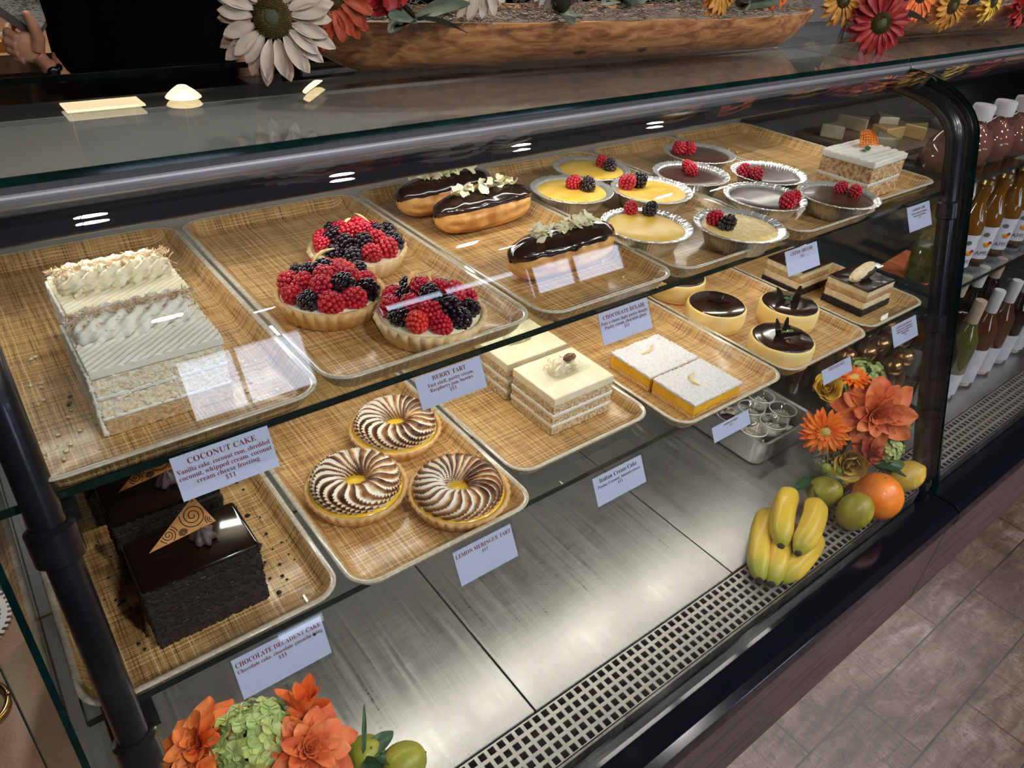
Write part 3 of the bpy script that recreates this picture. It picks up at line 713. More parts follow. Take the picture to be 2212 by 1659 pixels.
# ---- fluted tart shell
def shell(b, rad, h, flutes=30, amp=0.055):
    def fn(r, z, a, k):
        if k in (1, 2, 3): return (r * (1 + amp * abs(math.sin(flutes * a / 2)) * (0.7 + 0.5 * z / h) + 0.004 * noise.noise(Vector((math.cos(a) * 3, math.sin(a) * 3, z * 60)))), z + 0.0009 * (k == 3) * math.cos(flutes * a))
        return (r, z)
    b.lathe([(rad * 0.84, 0), (rad * 0.86, 0.0012), (rad * 0.93, h * 0.55), (rad * 0.985, h), (rad * 0.955, h + 0.0005), (rad * 0.925, h - 0.001), (rad * 0.90, h * 0.7), (rad * 0.2, h * 0.68)], 180, fn, cap1=True)
    return b
def berry_tart(loc, label, seed, spots, mt, peel):
    t = thing('berry_tart', label, 'tart', loc, 0, 'berry tarts'); rr = random.Random(seed)
    shell(B(), 0.0565, 0.0225).build('tart_shell', M[mt], t)
    b = B(); b.lathe([(0.052, 0.019), (0.050, 0.0215), (0.03, 0.0235), (0.001, 0.024)], 40, cap0=False); b.build('pastry_cream', M['ycream'], t)
    for (x, y, z, kind, s) in spots:
        me = {'r': rasp_me, 'R': raspr_me, 'b': blk_me}[kind]
        put(t, 'blackberry' if kind == 'b' else 'raspberry', me, (x, y, z), (rr.uniform(0.7, 2.2), rr.uniform(-0.7, 0.7), rr.uniform(0, 6.3)), s)
    for (x, y, z, a, ln) in peel:
        b = B(); pts = [(ln * (q - 0.5), 0.004 * math.sin(3 * q), 0.003 * math.sin(PI * q)) for q in (0, 0.2, 0.4, 0.6, 0.8, 1.0)]
        b.tube(pts, [0.0008, 0.0018, 0.0022, 0.0022, 0.0017, 0.0007], 6, sy=0.5); b.build('candied_peel', M['peel'], t, loc=(x, y, z), rot=(0.3, -0.2, a))
    return t
def spots(seed, pattern):
    """rings of berries: outer, middle, top"""
    rr = random.Random(seed); out = []; k = 0
    for (n, rad, z) in ((11, 0.0405, 0.029), (7, 0.0245, 0.036), (3, 0.0100, 0.043)):
        for i in range(n):
            a = 2 * PI * (i + 0.5 * (rad < 0.03)) / n + seed
            kd = pattern[k % len(pattern)]; k += 1
            out.append((rad * math.cos(a) + rr.uniform(-.001, .001), rad * math.sin(a) + rr.uniform(-.001, .001), z + rr.uniform(-.0015, .0015), kd, rr.uniform(1.0, 1.25)))
    return out
berry_tart((0.352, 0.5625, UF), 'berry tart nearest the glass, above its price card, with one bright red raspberry', 1, spots(1.0, 'rbrrbRrbbrrrbrrbrbrbr'), 'palecrust', [(-0.006, 0.020, 0.052, 0.5, 0.026), (0.012, 0.016, 0.050, 1.0, 0.018)])
berry_tart((0.286, 0.656, UF), 'berry tart at the middle left of its tray, beside the coconut cake', 2, spots(2.6, 'rrbrrbrbrrbrrbrRrbrrb'), 'crust', [(0.004, 0.018, 0.053, 0.3, 0.034)])
berry_tart((0.363, 0.742, UF), 'rearmost berry tart, with two blackberries peaking at its back', 3, spots(4.1, 'brrbbrrbrrbbrbrrbbrrr'), 'palecrust', [(0.014, 0.012, 0.052, 1.9, 0.024), (-0.004, 0.008, 0.050, 0.2, 0.02)])

# ---- lemon meringue tarts with torched, spiral-piped meringue
def merimat():
    mt, nt, b = newmat('torched meringue'); at = nt.nodes.new('ShaderNodeAttribute'); at.attribute_name = 'toast'
    f = tnoise(nt, coords(nt), 130, 4); s = mth(nt, 'ADD', at.outputs['Fac'], mth(nt, 'MULTIPLY', mth(nt, 'SUBTRACT', f, 0.5), 0.45))
    lk(nt, ramp(nt, s, [(0.22, (0.90, 0.86, 0.78)), (0.34, (0.76, 0.50, 0.24)), (0.50, (0.30, 0.125, 0.045)), (0.80, (0.045, 0.016, 0.008))]), b.inputs['Base Color'])
    b.inputs['Roughness'].default_value = 0.42; b.inputs['Subsurface Weight'].default_value = 0.2
    b.inputs['Subsurface Radius'].default_value = (1, 0.7, 0.5); b.inputs['Subsurface Scale'].default_value = 0.003; return mt
M['meringue'] = merimat()
def meringue(seed, N, K, sgn, Rm=0.0318, rt=0.0182):
    b = B(); nu, nv = 260, 44; val = []
    for j in range(nv):
        ph = 2 * PI * j / nv
        for i in range(nu):
            th = 2 * PI * i / nu
            wob = 0.9 * noise.noise(Vector((math.cos(th) * 1.6 + seed, math.sin(th) * 1.6, math.sin(ph) * 0.8)))
            ph2 = ph + 0.5 * math.sin(2 * ph)
            s = ((N * th + sgn * K * ph2 + wob * 2.3) / (2 * PI)) % 1.0
            saw = s if s < 0.82 else (1 - s) / 0.18 * 0.82       # slanted ridge: long burnt face, thin pale crest
            rr = rt * (1 + 0.21 * (saw - 0.4)) * (1 + 0.05 * noise.noise(Vector((math.cos(th) * 2, math.sin(th) * 2, seed))))
            x = Rm + rr * math.cos(ph) * 1.04; z = rr * math.sin(ph) * 0.80
            b.v.append((x * math.cos(th), x * math.sin(th), max(z, -0.006)))
            top = min(1.0, max(0.0, (math.sin(ph) + 0.65) / 0.6))
            burn = (0.30 + 0.75 * s / 0.80) if 0.10 < s < 0.80 else (3.0 * s if s <= 0.10 else 0.0)
            patch = 0.88 + 0.65 * noise.noise(Vector((math.cos(th) * 1.3, math.sin(th) * 1.3 + seed * 3, ph * 0.4)))
            val.append(max(0.0, burn * top * patch))
    for j in range(nv):
        for i in range(nu):
            q = (i + 1) % nu; p = (j + 1) % nv; b.f.append((j * nu + i, j * nu + q, p * nu + q, p * nu + i)); b.mi.append(0)
    me = b.mesh('meringue', M['meringue']); at = me.attributes.new('toast', 'FLOAT', 'POINT'); at.data.foreach_set('value', val); return me
def meringue_tart(loc, label, seed, N, K, sgn, rz=0):
    t = thing('lemon_meringue_tart', label, 'tart', loc, rz, 'lemon meringue tarts')
    shell(B(), 0.0575, 0.0190, 34, 0.042).build('tart_shell', M['crust'], t)
    b = B(); b.lathe([(0.0528, 0.0140), (0.0520, 0.0168), (0.045, 0.0182), (0.02, 0.0200), (0.001, 0.0205)], 48, cap0=False); b.build('lemon_curd', M['lemon'], t)
    link('meringue', meringue(seed, N, K, sgn), t, (0.001, 0.001, 0.0235)); return t
meringue_tart((0.356, 0.655, LF), 'lemon meringue tart at the back of its tray, palest swirl', 1, 21, 7, 1)
meringue_tart((0.2645, 0.584, LF), 'lemon meringue tart at the left of its tray, with wide swirls', 4, 19, 8, 1, 0.7)
meringue_tart((0.357, 0.5115, LF), 'lemon meringue tart at the front right of its tray, the most deeply browned', 8, 24, 7, -1, 2.0)

# ---- eclairs
def eclair(loc, rz, label, L, W, H, seed, nfl):
    t = thing('chocolate_eclair', label, 'eclair', loc, rz, 'chocolate eclairs'); rr = random.Random(seed)
    def sect(u, v, g=0.0):
        x = (u - 0.5) * 2; e = (1 - abs(x) ** 3.6) ** 0.5; a = 2 * PI * v
        n = 0.035 * noise.noise(Vector((x * 3 + seed, math.cos(a) * 1.2, math.sin(a) * 1.2)))
        gr = 0.034 * math.sin(11 * a + 2 * x) * (math.sin(a) < 0.35)
        k = 1 + n + gr
        return (x * L / 2 * (1 + 0.02 * math.cos(a)) + g * (x > 0.9) - g * (x < -0.9), (W / 2 * e * math.cos(a) * k + g * math.cos(a)), H / 2 + (H / 2) * e ** 0.7 * max(-0.96, math.sin(a)) * k + g * max(0, math.sin(a)))
    b = B(); rings = [[sect(0.5 - 0.5 * math.cos(PI * (0.001 + 0.998 * i / 44)), v / 64) for v in range(64)] for i in range(45)]; b.loft(rings)
    b.build('choux_bun', M['choux'], t)
    b = B(); nu, nv = 60, 34
    def G(u, v, g):
        uu = 0.5 - 0.5 * math.cos(PI * (0.008 + 0.984 * u)); x = (uu - 0.5) * 2
        lo = 0.075 + 0.022 * noise.noise(Vector((x * 5, seed, 0))) + 0.02 * (1 if 0.82 < u < 0.9 else 0) * -1
        hi = 0.425 + 0.022 * noise.noise(Vector((x * 5, seed + 5, 0)))
        vv = lo + (hi - lo) * v
        p = list(sect(uu, vv, g)); p[2] += 0.0012 * noise.noise(Vector((p[0] * 60, p[1] * 160, seed))) if 0.05 < v < 0.95 else 0; return p
    for gg, rev in ((0.0022, 1), (0.0002, 0)):
        b.grid(lambda u, v: G(u if rev else 1 - u, v, gg * (1 - abs(2 * v - 1) ** 8) if rev else gg), nu, nv)
    b.build('chocolate_glaze', M['ganache'], t)
    def reg(r): x = r.uniform(-L * 0.36, L * 0.30); return (x, r.gauss(0, 0.006), H + 0.004 + r.uniform(0, 0.004))
    o = flakes(nfl, reg, 0.0135, seed).build('white_chocolate_shavings', M['whitechoc'], t, smooth=True); o['kind'] = 'stuff'
    return t
eclair((0.570, 0.606, UF), 0.04, 'single chocolate eclair lying nearest the glass, apart from the other two', 0.162, 0.063, 0.051, 3, 46)
eclair((0.568, 0.768, UF), 0.05, 'chocolate eclair in front of the pair at the back of the tray', 0.158, 0.060, 0.050, 5, 40)
eclair((0.556, 0.846, UF), 0.10, 'rearmost chocolate eclair, half hidden behind another eclair', 0.160, 0.060, 0.050, 8, 52)

# ---- custards in foil cups
def foil_cup():
    b = B(); n = 240
    def fn(r, z, a, k):
        rip = 0.016 * math.sin(72 * a) + 0.006 * math.sin(37 * a)
        if k in (1, 2, 3): return (r * (1 + rip), z)
        if k in (4, 5, 6, 7): return (r * (1 + 0.004 * math.sin(60 * a)), z + 0.0006 * math.sin(60 * a) * (k in (5, 6)) + 0.0004 * math.sin(23 * a + 1))
        return (r, z)
    b.lathe([(0.036, 0), (0.0395, 0.0006), (0.046, 0.015), (0.0525, 0.0290), (0.0555, 0.0292), (0.0590, 0.0300), (0.0608, 0.0312), (0.0613, 0.0300), (0.0600, 0.0290)], n, fn, cap0=True, cap1=False)
    return b
def custard_cup(loc, label, fill, berries, seed, cupme, grp):
    t = thing('custard_cup', label, 'dessert cup', loc, 0, grp)
    link('foil_cup', cupme, t)
    b = B(); b.lathe([(0.0515, 0.0262), (0.0500, 0.0272), (0.03, 0.0274), (0.001, 0.0274)], 48, cap0=False); b.build('custard', M[fill], t)
    rr = random.Random(seed)
    for (x, y, kind, s) in berries:
        me = {'r': rasp_me, 'R': raspr_me, 'b': blk_me}[kind]
        put(t, 'blackberry' if kind == 'b' else 'raspberry', me, (x, y, 0.0265 + 0.0085 * s), (rr.uniform(-0.5, 0.9), rr.uniform(-0.6, 0.6), rr.uniform(0, 6)), s)
    return t
cupme = foil_cup().mesh('foil_cup', M['foil'])
GY = 'yellow custards in foil cups'; GC = 'chocolate custards in foil cups'
def rb(bx, by, cx, cy, kinds, s=1.05):
    out = []
    for i, (x, y) in enumerate(zip(bx, by)): out.append((x - cx, y - cy, kinds[i], s if kinds[i] == 'r' else s * 1.02))
    return out
CUPS = [(0.811, 0.817, 'custard', [(0.838, 0.822, 'r'), (0.836, 0.801, 'b')], 'rearmost yellow custard in a foil cup, raspberry and blackberry on top', GY),
        (0.717, 0.757, 'custard', [(0.7274, 0.765, 'r'), (0.7385, 0.747, 'b')], 'yellow custard foil cup at the left, directly right of the eclair pair', GY),
        (0.823, 0.698, 'custard', [(0.7985, 0.725, 'r'), (0.8195, 0.722, 'b')], 'yellow custard foil cup touching the chocolate custards, raspberry and blackberry at its back', GY),
        (0.7115, 0.602, 'custard', [(0.7291, 0.6495, 'r'), (0.7494, 0.6323, 'b')], 'yellow custard foil cup nearest the single eclair, blackberry lying on its side', GY),
        (0.824, 0.5375, 'palecustard', [(0.8028, 0.5634, 'r'), (0.8031, 0.5425, 'b')], 'pale speckled custard in a foil cup, at the front corner of the yellow cups', GY),
        (1.040, 0.790, 'choccustard', [(1.0124, 0.8125, 'r'), (1.0268, 0.8032, 'r')], 'rearmost chocolate custard in a foil cup, two raspberries at its left', GC),
        (0.938, 0.721, 'choccustard', [(0.9499, 0.7394, 'r'), (0.940, 0.722, 'r')], 'chocolate custard foil cup nearest the yellow ones, two raspberries in the middle', GC),
        (1.058, 0.661, 'choccustard', [(1.0143, 0.677, 'r'), (1.022, 0.659, 'r')], 'chocolate custard foil cup in the middle of its tray, two raspberries at its left edge', GC),
        (0.955, 0.5925, 'choccustard', [(0.9509, 0.552, 'r'), (0.969, 0.556, 'r')], 'chocolate custard foil cup with its raspberries at the front right edge', GC),
        (1.0665, 0.5385, 'choccustard', [(1.0894, 0.5498, 'r'), (1.0934, 0.5287, 'r')], 'chocolate custard foil cup nearest the carrot cake, two raspberries apart', GC)]
for k, (x, y, f, bs, lb, g) in enumerate(CUPS):
    custard_cup((x, y, UF), lb, f, [(p[0] - x, p[1] - y, p[2], 1.05 + 0.1 * ((k * 7) % 3 - 1)) for p in bs], k, cupme, g)

# ---- layered cream cake squares
def cream_square(loc, label, sx, sy, seed, nut):
    t = thing('cream_cake_square', label, 'cake', loc, 0, 'layered cream cake squares'); z = 0
    for k, (h, mt, nm) in enumerate(((0.0125, 'nutsponge', 'sponge_layer'), (0.0045, 'cream', 'cream_layer'), (0.0120, 'nutsponge', 'sponge_layer'), (0.0050, 'cream', 'cream_layer'), (0.0130, 'nutsponge', 'sponge_layer'))):
        g = 0 if mt == 'nutsponge' else 0.0010
        b = crumb_box(sx + 2 * g, sy + 2 * g, h + 0.0004, 0.0014, 0.0016 if g == 0 else 0.0005, 430, seed + k)
        b.build(nm, M[mt], t, loc=(-sx / 2 - g, -sy / 2 - g, z)); z += h
    b = crumb_box(sx + 0.0012, sy + 0.0012, 0.0125, 0.0028, 0.0004, 60, seed); b.build('frosting', M['ycream'], t, loc=(-sx / 2 - 0.0006, -sy / 2 - 0.0006, z), bevel=0.001); z += 0.0125
    b = B(); rope(b, -0.022, 0.022, 0.004, z + 0.004, 0.0095, 7, 380, 0.9, 60, 0.1, 0.011); b.build('piped_cream', M['ycream'], t)
    if nut:
        o = shreds(55, lambda r: (r.gauss(0, 0.013), r.gauss(0.004, 0.009), z + 0.012 * math.exp(-r.random()) + 0.002), 0.009, 0.0010, 4).build('coconut_shreds', M['coco'], t); o['kind'] = 'stuff'
        b = B(); b.ell((0, 0, 0), (0.0125, 0.006, 0.0042), nu=20, nv=12, fn=lambda d: 1 + 0.10 * math.sin(8 * d.y) * abs(d.z)); b.build('pecan', M['choux'] if False else mat('pecan', (0.10, 0.035, 0.012), (0.22, 0.09, 0.035), 90, rough=0.3, coat=0.3, bmp=0.6, bscale=200), t, loc=(0.014, 0.006, z + 0.015), rot=(0.4, 0.1, 0.15))
    return t
cream_square((0.5775, 0.589, LF), 'square of layered cream cake topped with a pecan and coconut, in front', 0.104, 0.086, 3, True)
cream_square((0.5775, 0.686, LF), 'plain-topped square of layered cream cake behind the pecan-topped one', 0.106, 0.086, 13, False)

# ---- lemon bars
def lemon_bar(loc, label, sx, sy, seed, zest):
    t = thing('lemon_bar', label, 'lemon bar', loc, 0, 'lemon bars')
    crumb_box(sx, sy, 0.0075, 0.0022, 0.0012, 380, seed).build('shortbread_base', M['barcrust'], t, loc=(-sx / 2, -sy / 2, 0))
    crumb_box(sx, sy, 0.0165, 0.0025, 0.0008, 200, seed + 2).build('lemon_filling', M['bar'], t, loc=(-sx / 2, -sy / 2, 0.007))
    def fn(q, p, n):
        if n.z > 0.5: q.z += 0.0018 * nz(p, 230) + 0.0010 * nz(p, 430)
        return q
    crumb_box(sx + 0.002, sy + 0.002, 0.0040, 0.0013, 0.0007, 300, seed + 5, fn).build('sugar_crust', M['powder'], t, loc=(-sx / 2 - 0.001, -sy / 2 - 0.001, 0.0230))
    b = B(); b.tube(zest, [0.0009] + [0.0019] * (len(zest) - 2) + [0.0009], 6, sy=0.5); b.build('candied_peel', M['peel'], t, loc=(0, 0, 0.0285)); return t
lemon_bar((0.7605, 0.587, LF), 'powdered lemon bar behind, with a straight strip of peel', 0.101, 0.079, 1, [(-0.018, 0.010, 0), (-0.006, 0.009, 0.001), (0.006, 0.012, 0.001), (0.018, 0.020, 0)][::1])
lemon_bar((0.7615, 0.503, LF), 'powdered lemon bar nearest the glass, with a curved strip of peel', 0.101, 0.076, 8, [(0.010, 0.016, 0), (0.000, 0.013, 0.001), (-0.010, 0.006, 0.001), (-0.012, -0.004, 0.001), (-0.008, -0.012, 0)])

# ---- cheesecakes
def cheesecake(loc, label, seed, shards, mint):
    t = thing('round_cheesecake', label, 'cheesecake', loc, 0, 'round cheesecakes')
    def fn(r, z, a, k): return (r * (1 + 0.008 * noise.noise(Vector((math.cos(a) * 2, math.sin(a) * 2, z * 40 + seed)))), z + 0.0008 * noise.noise(Vector((math.cos(a) * 3, math.sin(a) * 3, seed))))
    b = B(); b.lathe([(0.045, 0), (0.0480, 0.0015), (0.0498, 0.012), (0.0503, 0.026), (0.0496, 0.0332), (0.0480, 0.0352), (0.044, 0.0355), (0.01, 0.035)], 72, fn); b.build('cheesecake_body', M['cheese'], t)
    b = B(); b.lathe([(0.0450, 0.0), (0.0478, 0.0002), (0.0490, 0.0035), (0.0480, 0.0048)], 72, cap1=False); b.build('biscuit_base', M['barcrust'], t)
    b = B(); b.lathe([(0.0466, 0.0345), (0.0463, 0.0362), (0.0445, 0.0374), (0.02, 0.0370), (0.001, 0.0370)], 64, lambda r, z, a, k: (r * (1 + 0.012 * noise.noise(Vector((math.cos(a) * 3, math.sin(a) * 3, seed)))), z), cap0=False); b.build('chocolate_disc', M['ganache'], t)
    for (x, y, z, rx, ry, rz, l, w_) in shards:
        b = B()
        for (dx, th) in ((0, 0.0026),): b.loft([[(-w_ / 2, -th / 2, 0), (w_ / 2, -th / 2, 0), (w_ / 2, th / 2, 0), (-w_ / 2, th / 2, 0)], [(-w_ / 2 * 0.8, -th / 2, l * 0.7), (w_ / 2 * 0.6, -th / 2, l * 0.7), (w_ / 2 * 0.6, th / 2, l * 0.7), (-w_ / 2 * 0.8, th / 2, l * 0.7)], [(-w_ / 4, -th / 3, l), (0, -th / 3, l), (0, th / 3, l), (-w_ / 4, th / 3, l)]])
        b.build('chocolate_shard', M['ganache'], t, smooth=False, bevel=0.0003, loc=(x, y, z), rot=(rx, ry, rz))
    if mint:
        b = B()
        for q in (0.2, 2.4): leaf(b, 0.014, 0.008, TR((mint[0], mint[1], 0.040), (0, -0.5, q)), cup=0.3)
        b.build('mint_leaf', M['mint'], t)
    return t
def leaf(b, L, W, T, cup=0.15, droop=0.15, th=0.0004, wave=0.0, n=8, point=1.25, serr=0.0):
    """leaf or petal from the origin along +x, two-sided"""
    def P(u, v, o):
        w_ = W / 2 * math.sin(PI * min(1, max(0.0, u)) ** point) ** 0.6 * (1 + serr * math.sin(u * 40)) if 0 < u < 1 else W * 0.04
        s = 2 * v - 1
        return (L * u, w_ * s, cup * W * (s * s - 0.12 * math.cos(9 * s)) * math.sin(PI * min(1, u * 1.1 + 0.05)) - droop * L * u * u + wave * L * math.sin(7 * u + 3 * s) + o)
    m_ = 6 if L > 0.02 else 4
    b.grid(lambda u, v: P(u, v, 0), n, m_, T=T); b.grid(lambda u, v: P(u, 1 - v, -th), n, m_, T=T); return b
up3 = [(-0.004, 0.006, 0.037, 0.15, -0.35, -0.6, 0.036, 0.010), (0.004, 0.004, 0.037, -0.1, 0.10, -0.6, 0.030, 0.010), (-0.010, 0.002, 0.041, 0.35, 1.25, -0.5, 0.036, 0.009)]
cheesecake((0.962, 0.503, LF), 'round cheesecake nearest the glass, chocolate shards fanned over a mint leaf', 1, up3, (0.006, -0.004))
cheesecake((1.0745, 0.568, LF), 'round cheesecake at the right, two upright chocolate shards and a mint leaf', 2, [(-0.006, 0.010, 0.036, 0.1, -0.55, -0.6, 0.034, 0.011), (0.008, -0.004, 0.036, 0.0, 0.10, -0.65, 0.032, 0.014)], (0.0, 0.0))
cheesecake((0.962, 0.634, LF), 'round cheesecake at the left with flat chocolate shards, beside the lemon bars', 3, [(-0.012, 0.012, 0.0385, 0, 1.52, -0.45, 0.030, 0.008), (-0.010, 0.004, 0.0400, 0.1, 1.50, -0.7, 0.030, 0.008), (0.004, -0.004, 0.0390, 0.0, 1.45, 0.5, 0.022, 0.013)], None)
cheesecake((0.990, 0.745, LF), 'rearmost round cheesecake, mostly hidden beneath the upper tray', 4, [(0, 0, 0.036, 0.2, 0.3, 0, 0.02, 0.008)], None)

# ---- mousse slices
def mousse_slice(loc, label, sx, sy, seed):
    t = thing('mousse_slice', label, 'cake', loc, 0, 'chocolate mousse slices'); z = 0
    for k, (h, mt, nm, a_) in enumerate(((0.0130, 'choc', 'sponge_layer', 0.0014), (0.0130, 'mousselight', 'mousse_layer', 0.0012), (0.0095, 'mousse', 'coffee_layer', 0.0008), (0.0120, 'mousselight', 'mousse_layer', 0.0010))):
        g = 0.0012 if k == 0 else 0
        crumb_box(sx + 2 * g, sy + 2 * g, h + 0.0004, 0.0024, a_, 300, seed + k).build(nm, M[mt], t, loc=(-sx / 2 - g, -sy / 2 - g, z)); z += h
    crumb_box(sx + 0.001, sy + 0.001, 0.0026, 0.003, 0.0003, 100, seed).build('chocolate_top', M['ganache'], t, loc=(-sx / 2 - 0.0005, -sy / 2 - 0.0005, z)); z += 0.0026
    b = B(); b.ell((0, 0, 0), (0.040, 0.0115, 0.0120), nu=40, nv=26, fn=lambda d: 1 + 0.14 * noise.noise(d * 5 + Vector((seed, 0, 0))) + 0.08 * noise.noise(d * 11))
    b.build('nougat_finger', M['mousselight'], t, loc=(-0.003, 0.002, z + 0.010), rot=(0, -0.16, 0.05))
    b = B(); b.ell((0, 0, 0), (0.026, 0.0050, 0.0065), nu=24, nv=14, fn=lambda d: 1 + 0.2 * noise.noise(d * 6)); b.build('chocolate_filling', M['chocfill'], t, loc=(0.004, -0.0072, z + 0.009), rot=(0, -0.16, 0.05))
    return t
mousse_slice((1.2545, 0.543, LF), 'layered chocolate and coffee mousse slice nearest the glass', 0.091, 0.078, 2)
mousse_slice((1.222, 0.652, LF), 'layered chocolate and coffee mousse slice behind the nearest one', 0.091, 0.078, 9)

# ---- carrot cake
t = thing('carrot_cake_slice', 'carrot cake slice with white frosting and an orange icing carrot', 'cake', (1.212, 0.590, UF), 0.06); z = 0; sx, sy = 0.112, 0.088
for k, (h, mt, nm) in enumerate(((0.024, 'carrotsponge', 'sponge_layer'), (0.006, 'cream', 'cream_layer'), (0.024, 'carrotsponge', 'sponge_layer'))):
    crumb_box(sx, sy, h + 0.0004, 0.0024, 0.0016 if k != 1 else 0.0005, 330, 40 + k).build(nm, M[mt], t, loc=(-sx / 2, -sy / 2, z)); z += h
def fnc(q, p, n):
    if n.z > 0.5: q.z += 0.0010 * math.sin(p.y * 500 + 30 * p.x) + 0.0008 * nz(p, 60)
    return q
crumb_box(sx + 0.003, sy + 0.002, 0.010, 0.002, 0.0008, 150, 44, fnc).build('frosting', M['cream'], t, loc=(-sx / 2 - 0.0015, -sy / 2 - 0.001, z)); z += 0.0105
b = B()
for i in range(7):
    u = i / 6; b.tube([(-0.016 + 0.032 * u, -0.013 + 0.004 * u, 0), (-0.012 + 0.028 * u, 0.0, 0.003), (-0.006 + 0.018 * u, 0.014, 0)], 0.0014, 6)
for i in range(6):
    v = -0.012 + 0.005 * i; b.tube([(-0.016 + i * 0.001, v, 0.001), (0, v + 0.002, 0.0035), (0.018 - i * 0.002, v + 0.001, 0.001)], 0.0014, 6)
b.build('icing_carrot', M['orangeicing'], t, loc=(0.020, 0.012, z + 0.012), rot=(0.75, 0.0, -0.6))
b = B(); b.ell((0, 0, 0), (0.008, 0.003, 0.003)); b.ell((-0.004, 0.003, 0.002), (0.006, 0.003, 0.003)); b.build('icing_leaves', M['greenicing'], t, loc=(-0.002, -0.004, z + 0.004), rot=(0, 0, 0.3))

# ------------------------------------------------------------------ price cards in place
card(0.070, 0.148, 0.492, 0.874, 0.036, [('COCONUT CAKE', 0.0068), ('Vanilla cake, coconut rum, shredded', 0.0054), ('coconut, whipped cream, coconut', 0.0054), ('cream cheese frosting', 0.0054), ('$11', 0.0052)], 'price card reading COCONUT CAKE, hanging from the upper glass shelf')
card(0.289, 0.364, 0.492, 0.870, 0.032, [('BERRY TART', 0.0062), ('Tart shell, pastry cream,', 0.0050), ('Raspberry jam, berries', 0.0050), ('$11', 0.0048)], 'price card reading BERRY TART')
card(0.522, 0.600, 0.490, 0.872, 0.036, [('CHOCOLATE ÉCLAIR', 0.0064), ('Pate a choux (light pastry dough),', 0.0052), ('Pastry cream, chocolate glaze', 0.0052), ('$11', 0.0050)], 'price card reading CHOCOLATE ÉCLAIR')
card(0.868, 0.944, 0.488, 0.869, 0.034, [('', 0.003), ('CRÈME BRULEE', 0.0066), ('$11', 0.0050)], 'price card reading CRÈME BRULEE')
card(1.212, 1.286, 0.495, 0.866, 0.040, [('CARROT CAKE', 0.0058), ('Carrots, pecans, pineapple,', 0.0044), ('cream cheese frosting', 0.0044), ('$11', 0.0044)], 'price card reading CARROT CAKE, below the right end tray')
card(0.070, 0.156, 0.452, 0.667, 0.040, [('', 0.004), ('CHOCOLATE DECADENT CAKE', 0.0066), ('Chocolate cake, chocolate ganache icing', 0.0052), ('$11', 0.0050)], 'price card reading CHOCOLATE DECADENT CAKE')
card(0.308, 0.386, 0.452, 0.660, 0.040, [('', 0.006), ('LEMON MERINGUE TART', 0.0066), ('$11', 0.0050)], 'price card reading LEMON MERINGUE TART')
card(0.512, 0.597, 0.452, 0.664, 0.037, [('', 0.004), ('Italian Cream Cake', 0.0076), ('Pecans, Coconut, Almond extract', 0.0052), ('$11', 0.0050)], 'price card reading Italian Cream Cake, hanging from the lower glass shelf', ink='inkdark')
card(0.731, 0.812, 0.444, 0.655, 0.022, [('', 0.002), ('powdered sugar', 0.0046), ('$11', 0.0046)], 'price card reading powdered sugar $11, under the lemon bars')
card(0.999, 1.082, 0.444, 0.655, 0.024, [('', 0.002), ('CHEESECAKE', 0.0068)], 'price card reading CHEESECAKE')
card(1.221, 1.306, 0.452, 0.664, 0.038, [('CHOCOLATE MOUSSE', 0.0050), ('Chocolate cake, vanilla mousse,', 0.0042), ('coffee mousse, chocolate glaze,', 0.0042), ('whipped cream', 0.0042), ('$11', 0.0042)], 'price card with small print below the mousse slices, at the right end')
# ------------------------------------------------------------------ steel pan with lidded cups
t = thing('steel_pan', 'deep stainless steel pan holding small clear lidded cups', 'pan', (1.222, 0.664, DECK), 0.0)
def rr_(ins, z, r=0.022): return rrect(-0.096 + ins, 0.096 - ins, -0.106 + ins, 0.106 - ins, r, z)
b = B(); b.loft([rr_(0.022, 0.0005, 0.018), rr_(0.013, 0.0015, 0.022), rr_(0.010, 0.008, 0.022), rr_(0.008, 0.064, 0.022), rr_(0.004, 0.0670, 0.024), rr_(0.0, 0.0665, 0.027), rr_(0.0, 0.0645, 0.027)], True, False)
b.loft([rr_(0.0085, 0.0640, 0.0215), rr_(0.011, 0.008, 0.02), rr_(0.014, 0.004, 0.018)], False, True)
b.build('pan_body', M['steel'], t, auto=40)
M['crumble'] = mat('white crumble', (0.80, 0.74, 0.58), (0.95, 0.93, 0.85), 150, rough=0.7, bmp=0.5, bscale=300)
M['jam'] = mat('dark jam', (0.05, 0.006, 0.012), (0.09, 0.012, 0.02), 60, rough=0.15, coat=0.5)
M['lidrim'] = mat('frosted lid rim', (0.62, 0.63, 0.64), (0.74, 0.75, 0.76), 80, rough=0.25)
def lid_cup(loc, label, fill):
    t = thing('lidded_cup', label, 'cup', loc, R.uniform(0, 6), 'clear lidded cups in the steel pan')
    b = B(); b.lathe([(0.020, 0), (0.0215, 0.001), (0.0275, 0.030), (0.0290, 0.031), (0.0290, 0.0335), (0.0255, 0.0338), (0.0240, 0.0315), (0.001, 0.0312)], 36); b.build('cup_and_lid', M['cup'], t)
    b = B(); b.lathe([(0.0270, 0.0315), (0.0297, 0.0312), (0.0297, 0.0338), (0.0278, 0.0342)], 36, cap0=False, cap1=False); b.build('lid_rim', M['lidrim'], t)
    b = B(); rr = random.Random(int(loc[0] * 9000))
    if fill == 'jam': b.lathe([(0.019, 0.002), (0.023, 0.020), (0.001, 0.021)], 28)
    else:
        b.lathe([(0.019, 0.002), (0.022, 0.014), (0.001, 0.016)], 28)
        for _ in range(46):
            a = rr.uniform(0, 6.3); q = 0.019 * math.sqrt(rr.random()); s = rr.uniform(0.0014, 0.0030); b.ell((q * math.cos(a), q * math.sin(a), 0.016 + rr.uniform(0, 0.004)), (s, s * 0.7, s * 0.6), nu=6, nv=4)
    b.build('filling', M['jam'] if fill == 'jam' else M['crumble'], t); return t
